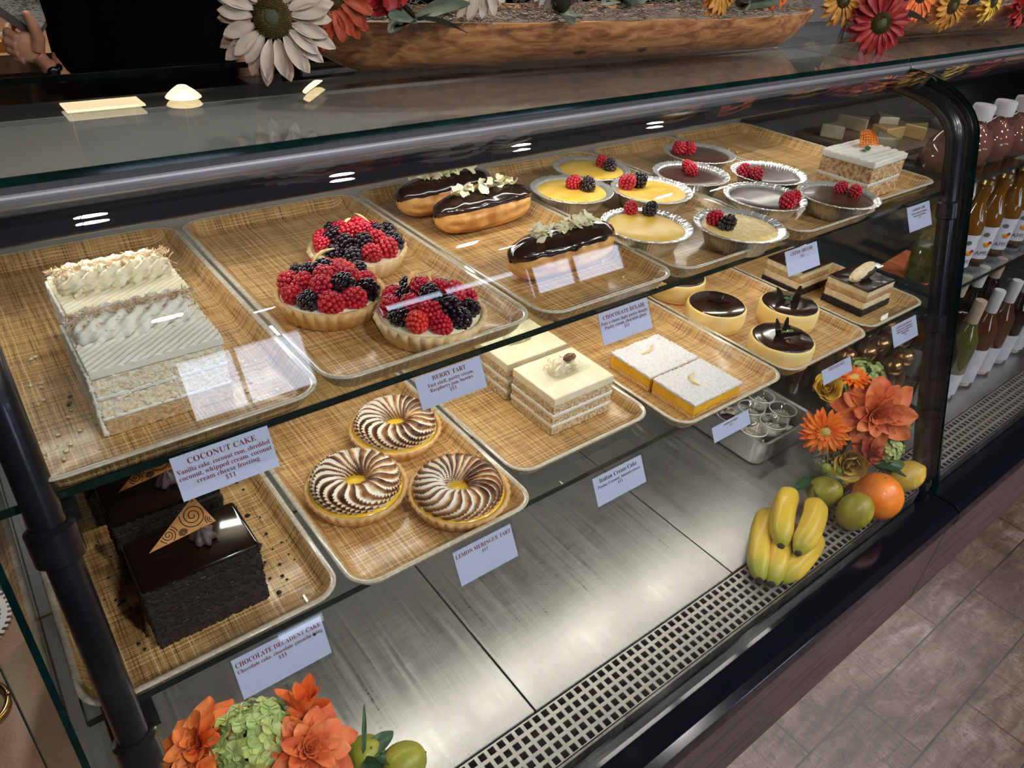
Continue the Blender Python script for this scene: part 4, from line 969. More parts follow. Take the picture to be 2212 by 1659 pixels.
lc = [(1.165, 0.612, 'c', 'clear lidded cup of white crumble at the near corner of the steel pan'), (1.222, 0.603, 'c', 'clear lidded cup of white crumble at the near right side of the steel pan'), (1.278, 0.620, 'c', 'clear lidded cup of white crumble at the right corner of the steel pan'),
      (1.163, 0.670, 'jam', 'clear lidded cup of dark jam at the left of the steel pan'), (1.224, 0.662, 'c', 'clear lidded cup of white crumble in the middle of the steel pan'), (1.280, 0.678, 'c', 'clear lidded cup at the right middle of the steel pan'), (1.170, 0.728, 'c', 'clear lidded cup at the left rear of the steel pan'), (1.230, 0.722, 'jam', 'clear lidded cup of jam at the rear of the steel pan')]
for x, y, f, lb in lc: lid_cup((x, y, DECK + 0.030), lb, f)
# a lower layer the upper cups stand on
b = B()
for i in range(60):
    rr = random.Random(i); b.ell((1.222 + rr.uniform(-0.068, 0.068), 0.664 + rr.uniform(-0.078, 0.078), DECK + 0.017 + rr.uniform(0, 0.006)), (0.011, 0.011, 0.006), nu=8, nv=5)
tag(b.build('crumble', M['crumble'], None), 'bed of white crumble on the bottom of the steel pan', 'crumble', kind='stuff')

# ------------------------------------------------------------------ bananas and fruit
def bananamat():
    mt, nt, b = newmat('banana'); v = coords(nt); sp = nt.nodes.new('ShaderNodeSeparateXYZ'); lk(nt, v, sp.inputs[0])
    g = mth(nt, 'ADD', mth(nt, 'MULTIPLY', mth(nt, 'ABSOLUTE', sp.outputs[0]), 11.0), mth(nt, 'MULTIPLY', tnoise(nt, v, 18, 3), 0.35))
    c = ramp(nt, g, [(0.55, (0.76, 0.52, 0.055)), (0.80, (0.70, 0.52, 0.06)), (1.0, (0.42, 0.44, 0.05))])
    f = tnoise(nt, v, 170, 3); c2 = mixc(nt, mth(nt, 'MULTIPLY', mth(nt, 'GREATER_THAN', f, 0.72), 0.6), c, (0.30, 0.14, 0.02))
    lk(nt, c2, b.inputs['Base Color']); b.inputs['Roughness'].default_value = 0.36; b.inputs['Coat Weight'].default_value = 0.15
    bump(nt, b, tnoise(nt, v, 60, 4), 0.12); return mt
M['banana'] = bananamat(); M['bananatip'] = mat('banana tip', (0.015, 0.012, 0.010), (0.05, 0.035, 0.02), 120, rough=0.8)
def banana(tip, end, bow, label, L=0.165):
    """tip (dark end, towards the customer) and end are world points of its axis"""
    tip, end = Vector(tip), Vector(end); ln = (end - tip).length
    d = (end - tip).normalized(); up = (Vector(bow) - d * Vector(bow).dot(d)).normalized(); s = d.cross(up)
    t = thing('banana', label, 'banana', (tip + end) / 2, 0, 'bananas stacked in front of the flowers')
    t.rotation_mode = 'XYZ'; t.rotation_euler = Matrix((d, -s, up)).transposed().to_euler()
    b = B(); rings = []; n = 26
    for k in range(n + 1):
        u = k / n; x = (u - 0.5) * ln; z = 0.020 * (1 - (2 * u - 1) ** 2) - 0.010
        e = min(1.0, (u / 0.16) ** 0.6 * 0.72 + 0.28 if u < 0.16 else 1.0); e *= min(1.0, ((1 - u) / 0.22) ** 0.55 + 0.02)
        r = 0.0202 * max(0.05, e); rings.append([(x, r * (1 + 0.035 * math.cos(5 * a)) * math.cos(a), z + r * (1 + 0.035 * math.cos(5 * a)) * math.sin(a)) for a in (2 * PI * i / 30 for i in range(30))])
    b.loft(rings); b.build('peel', M['banana'], t)
    b = B(); b.ell((-ln / 2, 0, -0.0100), (0.0045, 0.0065, 0.0065), nu=12, nv=8, fn=lambda q: 1 + 0.2 * noise.noise(q * 3)); b.build('dark_tip', M['bananatip'], t)
    return t
banana((0.878, 0.378, 0.322), (1.032, 0.468, 0.330), (-0.3, 0.5, 0.9), 'banana at the far left of the bunch, resting on the grille')
banana((0.892, 0.358, 0.322), (1.040, 0.424, 0.328), (-0.1, 0.2, 1), 'lower middle banana, half covered by the two upper ones')
banana((0.910, 0.347, 0.320), (1.062, 0.378, 0.325), (0.3, -0.5, 0.8), 'lower right banana nearest the glass')
banana((0.936, 0.386, 0.362), (1.068, 0.458, 0.368), (-0.2, 0.4, 1), 'upper left banana, highest of the bunch')
banana((0.950, 0.352, 0.362), (1.082, 0.410, 0.370), (0.3, -0.3, 1), 'upper right banana lying across the lower right one')

M['stem'] = mat('fruit stem', (0.10, 0.09, 0.03), (0.16, 0.13, 0.05), 90, rough=0.7)
def fruit(nm, label, cat, loc, r, c1, c2, elong=1.0, rot=(0, 0, 0), group=None, nip=0.0, stem=False):
    t = thing(nm, label, cat, loc, 0, group)
    b = B(); b.ell((0, 0, 0), (r, r, r * elong), nu=40, nv=26, fn=lambda d: 1 + 0.012 * noise.noise(d * 2.5) + nip * max(0, abs(d.z) - 0.93))
    b.build('rind', mat(nm + ' rind', c1, c2, 22, rough=0.38, bmp=0.35, bscale=420, coat=0.1, bd=0.0006), t, rot=rot)
    b = B(); b.ell((0, 0, 0), (0.0018, 0.0018, 0.0012), nu=8, nv=5); b.build('stem_end', M['stem'], t, loc=Euler(rot).to_matrix() @ Vector((0, 0, r * elong * (1 + nip * 0.06))))
    return t
fruit('orange', 'bright orange lying below the right-hand flowers', 'orange', (1.213, 0.357, 0.345), 0.045, (0.72, 0.17, 0.015), (0.85, 0.27, 0.03))
fruit('lime', 'olive green lime in front of the orange, touching the glass side', 'lime', (1.148, 0.363, 0.336), 0.031, (0.27, 0.235, 0.02), (0.40, 0.345, 0.04), 1.22, (0.3, 0.5, 0.4))
fruit('lime', 'olive green lime half hidden behind the bananas', 'lime', (1.155, 0.430, 0.330), 0.030, (0.26, 0.25, 0.02), (0.38, 0.35, 0.04), 1.15, (0.9, 0.2, 0.4))
fruit('lemon', 'yellow lemon at the far right by the glass, beside a dark leaf', 'lemon', (1.338, 0.362, 0.330), 0.030, (0.62, 0.40, 0.05), (0.74, 0.52, 0.09), 1.3, (0.7, 0.9, 0.4), nip=1.2)
fruit('lemon', 'small yellow lemon under the leaves behind the orange', 'lemon', (1.235, 0.430, 0.330), 0.028, (0.62, 0.38, 0.04), (0.74, 0.50, 0.08), 1.2, (1.2, 0.2, 0.4), nip=1.2)

# ------------------------------------------------------------------ flowers
def fmat(nm, c1, c2, scale=35, rough=0.55):
    mt, nt, b = newmat(nm); v = coords(nt, (1, 1, 1)); f = tnoise(nt, v, scale, 4, 0.6, 0.6)
    lk(nt, ramp(nt, f, [(0.3, c1), (0.7, c2)]), b.inputs['Base Color']); b.inputs['Roughness'].default_value = rough
    b.inputs['Subsurface Weight'].default_value = 0.15; b.inputs['Subsurface Scale'].default_value = 0.003
    bump(nt, b, tnoise(nt, v, 240, 3), 0.2); return mt
F = {'orange': fmat('orange petals', (0.78, 0.12, 0.02), (0.88, 0.27, 0.06)), 'bright': fmat('bright orange petals', (0.88, 0.10, 0.005), (0.90, 0.26, 0.01)),
     'coral': fmat('coral petals', (0.62, 0.075, 0.025), (0.90, 0.27, 0.08)), 'yellow': fmat('yellow petals', (0.72, 0.44, 0.03), (0.84, 0.62, 0.12)),
     'oldyellow': fmat('ochre petals', (0.52, 0.34, 0.07), (0.66, 0.50, 0.16)), 'green': fmat('green florets', (0.30, 0.42, 0.12), (0.52, 0.62, 0.28), 30),
     'lime': fmat('lime florets', (0.42, 0.50, 0.11), (0.62, 0.66, 0.30), 30), 'white': fmat('white petals', (0.50, 0.41, 0.32), (0.70, 0.62, 0.52), 30),
     'rust': fmat('rust petals', (0.28, 0.022, 0.009), (0.50, 0.09, 0.022)), 'red': fmat('red petals', (0.24, 0.004, 0.006), (0.40, 0.018, 0.014)),
     'gold': fmat('golden petals', (0.42, 0.16, 0.015), (0.64, 0.32, 0.045)), 'leaf': fmat('dark leaf', (0.012, 0.055, 0.025), (0.03, 0.10, 0.04), 40, 0.35),
     'sage': fmat('sage leaf', (0.07, 0.11, 0.075), (0.15, 0.20, 0.14), 40, 0.6), 'disc': fmat('seed disc', (0.030, 0.022, 0.006), (0.16, 0.11, 0.02), 160, 0.8),
     'discgreen': fmat('green disc', (0.05, 0.07, 0.03), (0.10, 0.12, 0.06), 90, 0.8), 'berry': fmat('green berry', (0.16, 0.22, 0.02), (0.30, 0.34, 0.05), 40, 0.3)}
def aim(loc, d, roll=0.0):
    return Vector(d).to_track_quat('Z', 'Y').to_euler()
def bloom(nm, label, cat, loc, d, layers, mt, center=None, group=None, roll=0.0, seed=1, wave=0.02):
    """flower whose axis points along d. layers: (count, length, width, elevation, cup, droop, base radius, z)"""
    rr = random.Random(seed); t = thing(nm, label, cat, loc, 0, group)
    t.rotation_euler = (Vector(d).to_track_quat('Z', 'Y') @ Euler((0, 0, roll)).to_quaternion()).to_euler()
    for k, (n, L, W, el, cup, dr, rb_, zz) in enumerate(layers):
        b = B()
        for i in range(n):
            a = 2 * PI * (i + 0.5 * (k % 2)) / n + rr.uniform(-0.08, 0.08); l = L * rr.uniform(0.88, 1.1)
            T = Matrix.Rotation(a, 4, 'Z') @ Matrix.Translation((rb_, 0, zz)) @ Matrix.Rotation(-(el + rr.uniform(-0.1, 0.1)), 4, 'Y') @ Matrix.Rotation(rr.uniform(-0.2, 0.2), 4, 'X')
            leaf(b, l, W * rr.uniform(0.9, 1.1), T, cup, dr + rr.uniform(-0.05, 0.05), 0.0005, wave, 9)
        b.build('petals', mt if not isinstance(mt, (list, tuple)) else mt[k % len(mt)], t)
    if center == 'seed' or center == 'seedgreen':
        R0 = layers[-1][6] * 1.1; b = B(); b.ell((0, 0, layers[-1][7]), (R0, R0, R0 * 0.35), nu=24, nv=12); b.build('flower_disc', F['disc'], t)
        b = B(); n = 260
        for i in range(n):
            q = R0 * math.sqrt((i + 60) / (n + 60)); a = i * 2.39996; s = R0 * 0.062
            b.ell((q * math.cos(a), q * math.sin(a), layers[-1][7] + R0 * 0.35 * math.sqrt(max(0, 1 - (q / R0) ** 2)) + s * 0.5), (s * 0.6, s * 0.6, s * 1.5), nu=5, nv=4)
        b.build('seed_head', F['disc'], t); b = B(); b.ell((0, 0, layers[-1][7] + R0 * 0.28), (R0 * 0.40, R0 * 0.40, R0 * 0.15), nu=20, nv=8); b.build('disc_center', F['discgreen'], t)
    if center == 'button':
        R0 = layers[-1][6] * 1.3 + 0.004; b = B(); b.ell((0, 0, layers[-1][7]), (R0, R0, R0 * 0.6), nu=24, nv=12, fn=lambda q: 1 + 0.12 * math.sin(18 * q.x) * math.sin(18 * q.y)); b.build('flower_center', F['oldyellow'], t)
    return t
def dahlia(label, loc, d, s, mt, seed=1, group=None):
    Ls = [(8, 1.0 * s, 0.56 * s, 0.12, 0.34, 0.35, 0.04 * s, 0), (8, 0.86 * s, 0.50 * s, 0.42, 0.36, 0.30, 0.04 * s, 0.03 * s), (7, 0.64 * s, 0.38 * s, 0.75, 0.4, 0.18, 0.03 * s, 0.06 * s), (6, 0.42 * s, 0.26 * s, 1.05, 0.45, 0.0, 0.02 * s, 0.08 * s), (4, 0.26 * s, 0.18 * s, 1.35, 0.5, -0.1, 0.008 * s, 0.10 * s)]
    return bloom('dahlia', label, 'flower', loc, d, Ls, mt, None, group, seed, seed)
def ranunculus(label, loc, d, s, mt, seed=1, group=None):
    Ls = [(7, 0.75 * s, 0.75 * s, 0.55, 0.30, -0.35, 0.10 * s, 0), (7, 0.66 * s, 0.62 * s, 0.85, 0.32, -0.45, 0.09 * s, 0.04 * s), (6, 0.55 * s, 0.5 * s, 1.05, 0.35, -0.45, 0.06 * s, 0.08 * s), (5, 0.42 * s, 0.4 * s, 1.25, 0.4, -0.4, 0.04 * s, 0.10 * s), (4, 0.3 * s, 0.3 * s, 1.4, 0.4, -0.4, 0.02 * s, 0.12 * s)]
    return bloom('ranunculus', label, 'flower', loc, d, Ls, mt, None, group, seed, seed, 0.01)
def hydrangea(label, loc, r, mts, seed=1, group=None, flat=0.8, n=46, s=0.011):
    t = thing('hydrangea', label, 'flower', loc, 0, group); rr = random.Random(seed); bs = [B() for _ in mts]
    for i in range(n):
        zz = 1 - 1.55 * (i + 0.5) / n; q = math.sqrt(max(0, 1 - zz * zz)); a = i * 2.39996
        nrm = Vector((q * math.cos(a), q * math.sin(a), zz)); p = Vector((nrm.x * r, nrm.y * r, nrm.z * r * flat)) * rr.uniform(0.88, 1.08)
        Rm = (nrm + Vector((rr.uniform(-.4, .4), rr.uniform(-.4, .4), rr.uniform(-.2, .4)))).to_track_quat('Z', 'Y').to_matrix().to_4x4()
        b = bs[rr.randrange(len(bs))]; ro = rr.uniform(0, 2)
        for k in range(4):
            T = Matrix.Translation(p) @ Rm @ Matrix.Rotation(ro + k * PI / 2, 4, 'Z') @ Matrix.Rotation(-0.25, 4, 'Y')
            leaf(b, s * rr.uniform(0.9, 1.15), s * 1.15, T, 0.22, 0.1, 0.0003, 0.03, 6, 1.3)
        b.ell(p + nrm * 0.0012, (0.0011, 0.0011, 0.0011), nu=6, nv=4)
    for b, mt in zip(bs, mts): b.build('florets', mt, t)
    b = B(); b.ell((0, 0, -r * 0.1), (r * 0.75, r * 0.75, r * flat * 0.75)); b.build('inner_stems', F['sage'], t); return t
def leafspray(nm, label, cat, loc, items, mt, stemr=0.0012):
    """items: (dx,dy,dz direction, length, width, roll)"""
    t = thing(nm, label, cat, loc); 
    for (dx, dy, dz, L, W, ro) in items:
        b = B(); d = Vector((dx, dy, dz)).normalized(); Rm = d.to_track_quat('X', 'Z').to_matrix().to_4x4()
        leaf(b, L, W, Rm @ Matrix.Rotation(ro, 4, 'X'), 0.12, 0.2, 0.0005, 0.01, 10, 0.9); b.build('leaf', mt, t)
    return t
# right-hand arrangement in its glass vase
RG = 'flowers of the right-hand arrangement'; VX, VY = 1.262, 0.480
t = thing('glass_vase', 'round glass vase filled with pebbles under the right-hand flowers', 'vase', (VX, VY, DECK))
b = B(); b.lathe([(0.028, 0.0), (0.034, 0.003), (0.045, 0.030), (0.046, 0.055), (0.036, 0.080), (0.032, 0.088), (0.034, 0.092)], 40, cap1=False); b.build('vase_body', M['vase'], t)
b = B(); rr = random.Random(3)
for i in range(110):
    a = rr.uniform(0, 6.3); z_ = rr.uniform(0.006, 0.045); q = (0.028 + 0.3 * min(z_, 0.03)) * math.sqrt(rr.random()); s = rr.uniform(0.003, 0.006); b.ell((q * math.cos(a), q * math.sin(a), z_), (s, s * 0.8, s * 0.7), nu=7, nv=5)
o = b.build('pebbles', mat('pebbles', (0.28, 0.19, 0.13), (0.70, 0.60, 0.50), 60, rough=0.3), t); o['kind'] = 'stuff'
b = B()
for i in range(9):
    a = i * 0.7; b.tube([(0.01 * math.cos(a), 0.01 * math.sin(a), 0.02), (0.018 * math.cos(a), 0.018 * math.sin(a), 0.08), (0.035 * math.cos(a), 0.035 * math.sin(a), 0.13)], 0.0016, 5)
b.build('stems', F['sage'], t)
CD = Vector((-0.72, -0.55, 0.55))
dahlia('largest coral orange dahlia in the middle of the right-hand arrangement', (1.272, 0.442, 0.462), (-0.75, -0.62, 0.45), 0.078, F['coral'], 3, RG)
bloom('gerbera', 'bright orange gerbera at the left of the right-hand arrangement', 'flower', (1.163, 0.472, 0.447), (-0.85, -0.55, 0.35), [(20, 0.038, 0.010, 0.10, 0.15, 0.15, 0.008, 0), (18, 0.032, 0.009, 0.32, 0.15, 0.15, 0.007, 0.002), (16, 0.014, 0.005, 0.8, 0.15, 0.1, 0.006, 0.004)], F['bright'], 'button', RG)
ranunculus('yellow ranunculus at the top left of the right-hand arrangement', (1.222, 0.520, 0.488), (-0.6, -0.3, 0.8), 0.044, F['yellow'], 2, RG)
ranunculus('ochre yellow ranunculus below the orange gerbera', (1.182, 0.420, 0.405), (-0.7, -0.65, 0.2), 0.050, F['oldyellow'], 5, RG)
bloom('daisy', 'small orange red daisy tucked at the top of the right-hand arrangement', 'flower', (1.272, 0.500, 0.512), (-0.3, -0.1, 1), [(16, 0.026, 0.008, 0.3, 0.15, 0.1, 0.006, 0), (14, 0.02, 0.007, 0.6, 0.15, 0.1, 0.004, 0.002)], F['bright'], 'button', RG)
dahlia('dark red dahlia low in the right-hand arrangement', (1.232, 0.408, 0.405), (-0.5, -0.8, 0.1), 0.034, F['rust'], 9, RG)
hydrangea('pale green hydrangea at the rear right of the right-hand arrangement', (1.335, 0.512, 0.480), 0.046, [F['green'], F['lime']], 3, RG, s=0.010)
hydrangea('pale green hydrangea low at the right of the arrangement, near the fruit', (1.296, 0.412, 0.398), 0.036, [F['green'], F['lime']], 7, RG, s=0.010)
hydrangea('pale green hydrangea at the right edge of the arrangement', (1.350, 0.435, 0.430), 0.036, [F['green']], 11, RG, s=0.013)
for (x, y, z, lb) in ((1.128, 0.432, 0.402, 'left green berry hanging under the gerbera'), (1.150, 0.416, 0.396, 'right green berry hanging under the gerbera')):
    t = thing('green_berry', lb, 'berry', (x, y, z), 0, RG); b = B(); b.ell((0, 0, 0), (0.0095, 0.0095, 0.0095), nu=18, nv=12); b.build('skin', F['berry'], t)
    b = B(); b.tube([(0, 0, 0.008), (0.012, 0.012, 0.02), (0.03, 0.03, 0.022)], 0.0010, 5); b.build('stem', F['sage'], t)
leafspray('leaf_spray', 'dark green leaves resting on the orange and the far right lemon', 'leaves', (1.255, 0.400, 0.372), [(0.9, -0.6, 0.10, 0.070, 0.034, 0.6), (0.5, -0.9, 0.15, 0.060, 0.030, -0.2), (1, -0.2, 0.2, 0.06, 0.03, 0.2)], F['leaf'])
leafspray('leaf_spray', 'dark green leaves behind the bananas', 'leaves', (1.175, 0.455, 0.340), [(-1, 0.1, 0.15, 0.080, 0.028, 0.2), (-0.8, -0.5, 0.15, 0.060, 0.026, -0.3), (-0.4, -1, 0.1, 0.05, 0.02, 0.2), (0.6, -0.8, 0.1, 0.05, 0.018, 0.2)], F['leaf'])

# lower left arrangement
LG = 'flowers of the lower left arrangement'
t = thing('flower_bowl', 'low dark bowl under the lower left flowers', 'bowl', (0.080, 0.515, DECK)); b = B(); b.lathe([(0.035, 0), (0.05, 0.02), (0.058, 0.06), (0.054, 0.06), (0.045, 0.02), (0.01, 0.006)], 32); b.build('bowl_body', M['black'], t)
b = B(); b.lathe([(0.046, 0.03), (0.050, 0.064), (0.03, 0.085), (0.001, 0.09)], 24); b.build('floral_foam', F['sage'], t)
hydrangea('pale green hydrangea in the middle of the lower left arrangement', (0.086, 0.530, 0.410), 0.044, [F['green'], F['lime']], 5, LG, n=70, s=0.0135)
dahlia('orange dahlia at the left of the lower left arrangement, petals standing up', (0.032, 0.556, 0.412), (-0.30, 0.10, 0.95), 0.058, F['orange'], 4, LG)
dahlia('coral orange dahlia at the right of the lower left arrangement', (0.130, 0.482, 0.412), (0.05, -0.40, 0.9), 0.056, F['coral'], 6, LG)
dahlia('orange dahlia at the near left of the lower left arrangement, beside the black post', (0.012, 0.520, 0.400), (-0.4, -0.5, 0.75), 0.050, F['orange'], 7, LG)
bloom('lily', 'upright orange lily behind the coral dahlia of the lower left arrangement', 'flower', (0.146, 0.530, 0.405), (0.15, 0.1, 1), [(5, 0.052, 0.018, 1.2, 0.4, -0.1, 0.004, 0), (4, 0.046, 0.016, 0.9, 0.4, 0.0, 0.004, 0)], F['orange'], None, LG, 1, 3)
fruit('lemon', 'deep yellow lemon tucked below the lower left hydrangea', 'lemon', (0.066, 0.488, 0.400), 0.027, (0.55, 0.28, 0.02), (0.66, 0.38, 0.04), 1.15, (1.2, 0.3, 0.9))
fruit('lime', 'green lime with leaves just right of the lower left flowers', 'lime', (0.199, 0.482, 0.328), 0.026, (0.24, 0.28, 0.02), (0.42, 0.40, 0.05), 1.1, (0.3, 0.2, 0))
fruit('lime', 'green lime at the bottom edge of the picture, right of its twin', 'lime', (0.233, 0.446, 0.328), 0.026, (0.28, 0.30, 0.03), (0.44, 0.40, 0.05), 1.2, (0.3, 1.2, 0))
leafspray('leaf_spray', 'dark leaves around the lime beside the lower left flowers', 'leaves', (0.192, 0.470, 0.350), [(0.6, 0.9, 1.2, 0.060, 0.006, 0.2), (0.9, 0.2, 0.05, 0.05, 0.022, 0.2), (0.1, -1, 0.1, 0.045, 0.022, 0.5), (0.7, -0.5, 0.0, 0.04, 0.02, -0.4)], F['leaf'])
# ------------------------------------------------------------------ carved wooden dough bowls with silk flowers on the top glass
def boatwood():
    mt, nt, b = newmat('carved wood'); v = coords(nt, (2.2, 9, 9))
    f = tnoise(nt, v, 5, 8, 0.6, 1.8); f2 = tnoise(nt, coords(nt, (5, 22, 22)), 4, 6, 0.65, 1.0)
    c = ramp(nt, mth(nt, 'ADD', mth(nt, 'MULTIPLY', f, 0.6), mth(nt, 'MULTIPLY', f2, 0.4)), [(0.33, (0.10, 0.033, 0.012)), (0.45, (0.32, 0.125, 0.042)), (0.55, (0.52, 0.245, 0.092)), (0.70, (0.66, 0.38, 0.17))])
    vo = nt.nodes.new('ShaderNodeTexVoronoi'); vo.inputs['Scale'].default_value = 9; lk(nt, coords(nt, (0.8, 1.6, 2.2)), vo.inputs['Vector'])
    kn = ramp(nt, vo.outputs['Distance'], [(0.07, (1, 1, 1)), (0.12, (0, 0, 0))])
    lk(nt, mixc(nt, kn, c, (0.07, 0.025, 0.012)), b.inputs['Base Color']); b.inputs['Roughness'].default_value = 0.5; b.inputs['Coat Weight'].default_value = 0.15
    bump(nt, b, mth(nt, 'SUBTRACT', f2, kn), 0.35, 0.002); return mt
M['boat'] = boatwood(); M['moss'] = mat('grey moss', (0.13, 0.105, 0.085), (0.34, 0.29, 0.25), 60, rough=0.9)
def bowl(loc, rz, L, label, seed):
    t = thing('dough_bowl', label, 'wooden bowl', loc, rz); b = B(); n = 56; out = []; inn = []
    for k in range(n + 1):
        u = 2 * k / n - 1; x = u * L / 2
        w_ = (1 - abs(u) ** 3.2) ** 0.8 + 0.05; nn_ = noise.noise(Vector((u * 4, seed, 0)))
        lift = 0.052 * max(0, (abs(u) - 0.80) / 0.20) ** 1.0     # the ends rise off the glass
        hw = 0.088 * w_ * (1 + 0.05 * nn_); zt = 0.060 - 0.004 * u + 0.003 * nn_
        pr = []
        for (yy, zz) in ((1.0, 1.0), (0.985, 0.84), (0.90, 0.55), (0.72, 0.22), (0.48, 0.03), (0.2, 0.0)): pr.append((yy * hw, lift + (zt - lift) * zz))
        o = [(x, -y, z) for y, z in pr] + [(x, y, z) for y, z in reversed(pr)]
        i_ = [(x, y * 0.90, z * 0.9 + 0.009 if z < zt - 0.001 else z) for y, z in pr] + [(x, -y * 0.90, z * 0.9 + 0.009 if z < zt - 0.001 else z) for y, z in reversed(pr)]
        out.append(o + i_)
    b.loft(out); b.build('carved_body', M['boat'], t, auto=50)
    b = B(); rr = random.Random(seed)
    for _ in range(900):
        u = rr.uniform(-0.90, 0.92); x = u * L / 2; w_ = (1 - abs(u) ** 3.2) ** 0.8; y = rr.uniform(-1, 0.3) * 0.084 * w_; z = 0.060 + rr.uniform(0, 0.018)
        pts = []; p = Vector((x, y, z)); a = rr.uniform(0, 6.3); cv = rr.uniform(-1.2, 1.2)
        for q in range(7):
            pts.append(p.copy()); a += cv * rr.uniform(0.3, 1); p = p + Vector((math.cos(a) * 0.0055, math.sin(a) * 0.0045, rr.uniform(-0.003, 0.0028)))
        b.tube(pts, 0.0006, 3)
    o = b.build('moss', M['moss'], t); o['kind'] = 'stuff'
    b = B(); rings = [[(u * L / 2, s * 0.076 * ((1 - abs(u) ** 3.2) ** 0.8), 0.053) for s in (-1, 1)] for u in (-0.93, -0.8, -0.4, 0, 0.4, 0.8, 0.93)]
    b.loft(rings, False, False, closed=False); b.build('moss_bed', M['moss'], t, smooth=False)
    return t
bowl((0.856, 0.888, TOP), -0.095, 1.00, 'long carved wooden dough bowl full of grey moss on the glass top', 1)
bowl((1.97, 0.828, TOP), -0.095, 0.95, 'second carved wooden dough bowl, at the right end of the glass top', 7)
BG = 'silk flowers in the first wooden bowl'; BH = 'silk flowers in the second wooden bowl'
def sunflower(label, loc, d, s, mt, g, seed, c='seed', w_=0.25):
    Ls = [(18, 1.0 * s * 0.72, w_ * s, 0.0, 0.25, 0.28, 0.30 * s, 0), (17, 0.9 * s * 0.70, w_ * s, 0.22, 0.25, 0.22, 0.30 * s, 0.02 * s)]
    return bloom('sunflower', label, 'flower', loc, d, Ls, mt, c, g, seed * 0.7, seed)
sunflower('large cream white sunflower hanging over the left end of the wooden bowl', (0.314, 0.800, 1.131), (-0.50, -0.80, 0.25), 0.060, F['white'], BG, 2)
sunflower('rust red sunflower beside the large white one, at the left of the wooden bowl', (0.377, 0.800, 1.153), (-0.1, -0.95, 0.25), 0.052, F['rust'], BG, 5)
sunflower('cream white sunflower drooping into the middle of the wooden bowl', (0.583, 0.815, 1.172), (0.0, -0.97, 0.1), 0.056, F['white'], BG, 7)
sunflower('cream white sunflower, right one of the two in the middle of the wooden bowl', (0.690, 0.815, 1.176), (0.2, -0.97, 0.1), 0.052, F['white'], BG, 8)
sunflower('golden sunflower above the right half of the wooden bowl', (1.010, 0.790, 1.152), (0, -0.98, 0.2), 0.042, F['gold'], BG, 9)
sunflower('orange sunflower near the right end of the wooden bowl', (1.150, 0.785, 1.158), (0, -0.98, 0.1), 0.044, F['orange'], BG, 10)
sunflower('dark red sunflower hanging between the two wooden bowls', (1.412, 0.735, 1.096), (-0.55, -0.85, 0.1), 0.056, F['red'], BH, 12)
sunflower('golden brown sunflower left of the dark red one, between the bowls', (1.360, 0.790, 1.128), (-0.3, -0.9, 0.2), 0.044, F['gold'], BH, 13)
sunflower('orange sunflower at the left end of the second bowl', (1.530, 0.740, 1.140), (-0.2, -0.95, 0.2), 0.050, F['orange'], BH, 14)
sunflower('golden sunflower in the second bowl, right of the dark red one', (1.665, 0.735, 1.118), (-0.2, -0.95, 0), 0.048, F['gold'], BH, 15)
sunflower('yellow sunflower in the second bowl near the picture edge', (1.830, 0.730, 1.124), (0, -0.95, 0.1), 0.044, F['yellow'], BH, 16)
sunflower('red sunflower in the second bowl at the picture edge', (1.960, 0.715, 1.110), (0, -0.95, 0.1), 0.048, F['red'], BH, 17)
bloom('silk_bloom', 'small crimson bloom right of the rust red sunflower', 'flower', (0.452, 0.812, 1.152), (0.1, -0.8, -0.4), [(6, 0.030, 0.022, 0.4, 0.3, 0.1, 0.003, 0), (5, 0.02, 0.018, 0.9, 0.3, 0, 0.002, 0.002)], F['red'], None, BG, 0, 3)
bloom('silk_bloom', 'small orange bloom behind the rust red sunflower', 'flower', (0.425, 0.830, 1.160), (0.1, -0.8, -0.3), [(6, 0.030, 0.020, 0.4, 0.3, 0.1, 0.003, 0)], F['orange'], None, BG, 0, 4)
for (x, y, z, lb, sd) in ((0.50, 0.830, 1.120, 'sage green leaves in the moss near the left of the wooden bowl', 1), (0.72, 0.825, 1.120, 'sage green leaves in the moss right of the white sunflowers', 2), (0.86, 0.83, 1.125, 'sage green leaves in the middle of the wooden bowl', 3), (1.08, 0.80, 1.12, 'sage green leaves near the right end of the wooden bowl', 4), (1.48, 0.76, 1.11, 'sage green leaves behind the dark red sunflower', 5), (1.75, 0.74, 1.115, 'sage green leaves in the second wooden bowl', 6)):
    rr = random.Random(sd); leafspray('leaf_spray', lb, 'leaves', (x, y, z), [(rr.uniform(-1, 1), rr.uniform(-0.6, 0.1), rr.uniform(0.0, 0.9), rr.uniform(0.05, 0.075), rr.uniform(0.022, 0.034), rr.uniform(-0.8, 0.8)) for _ in range(6)], F['sage'])

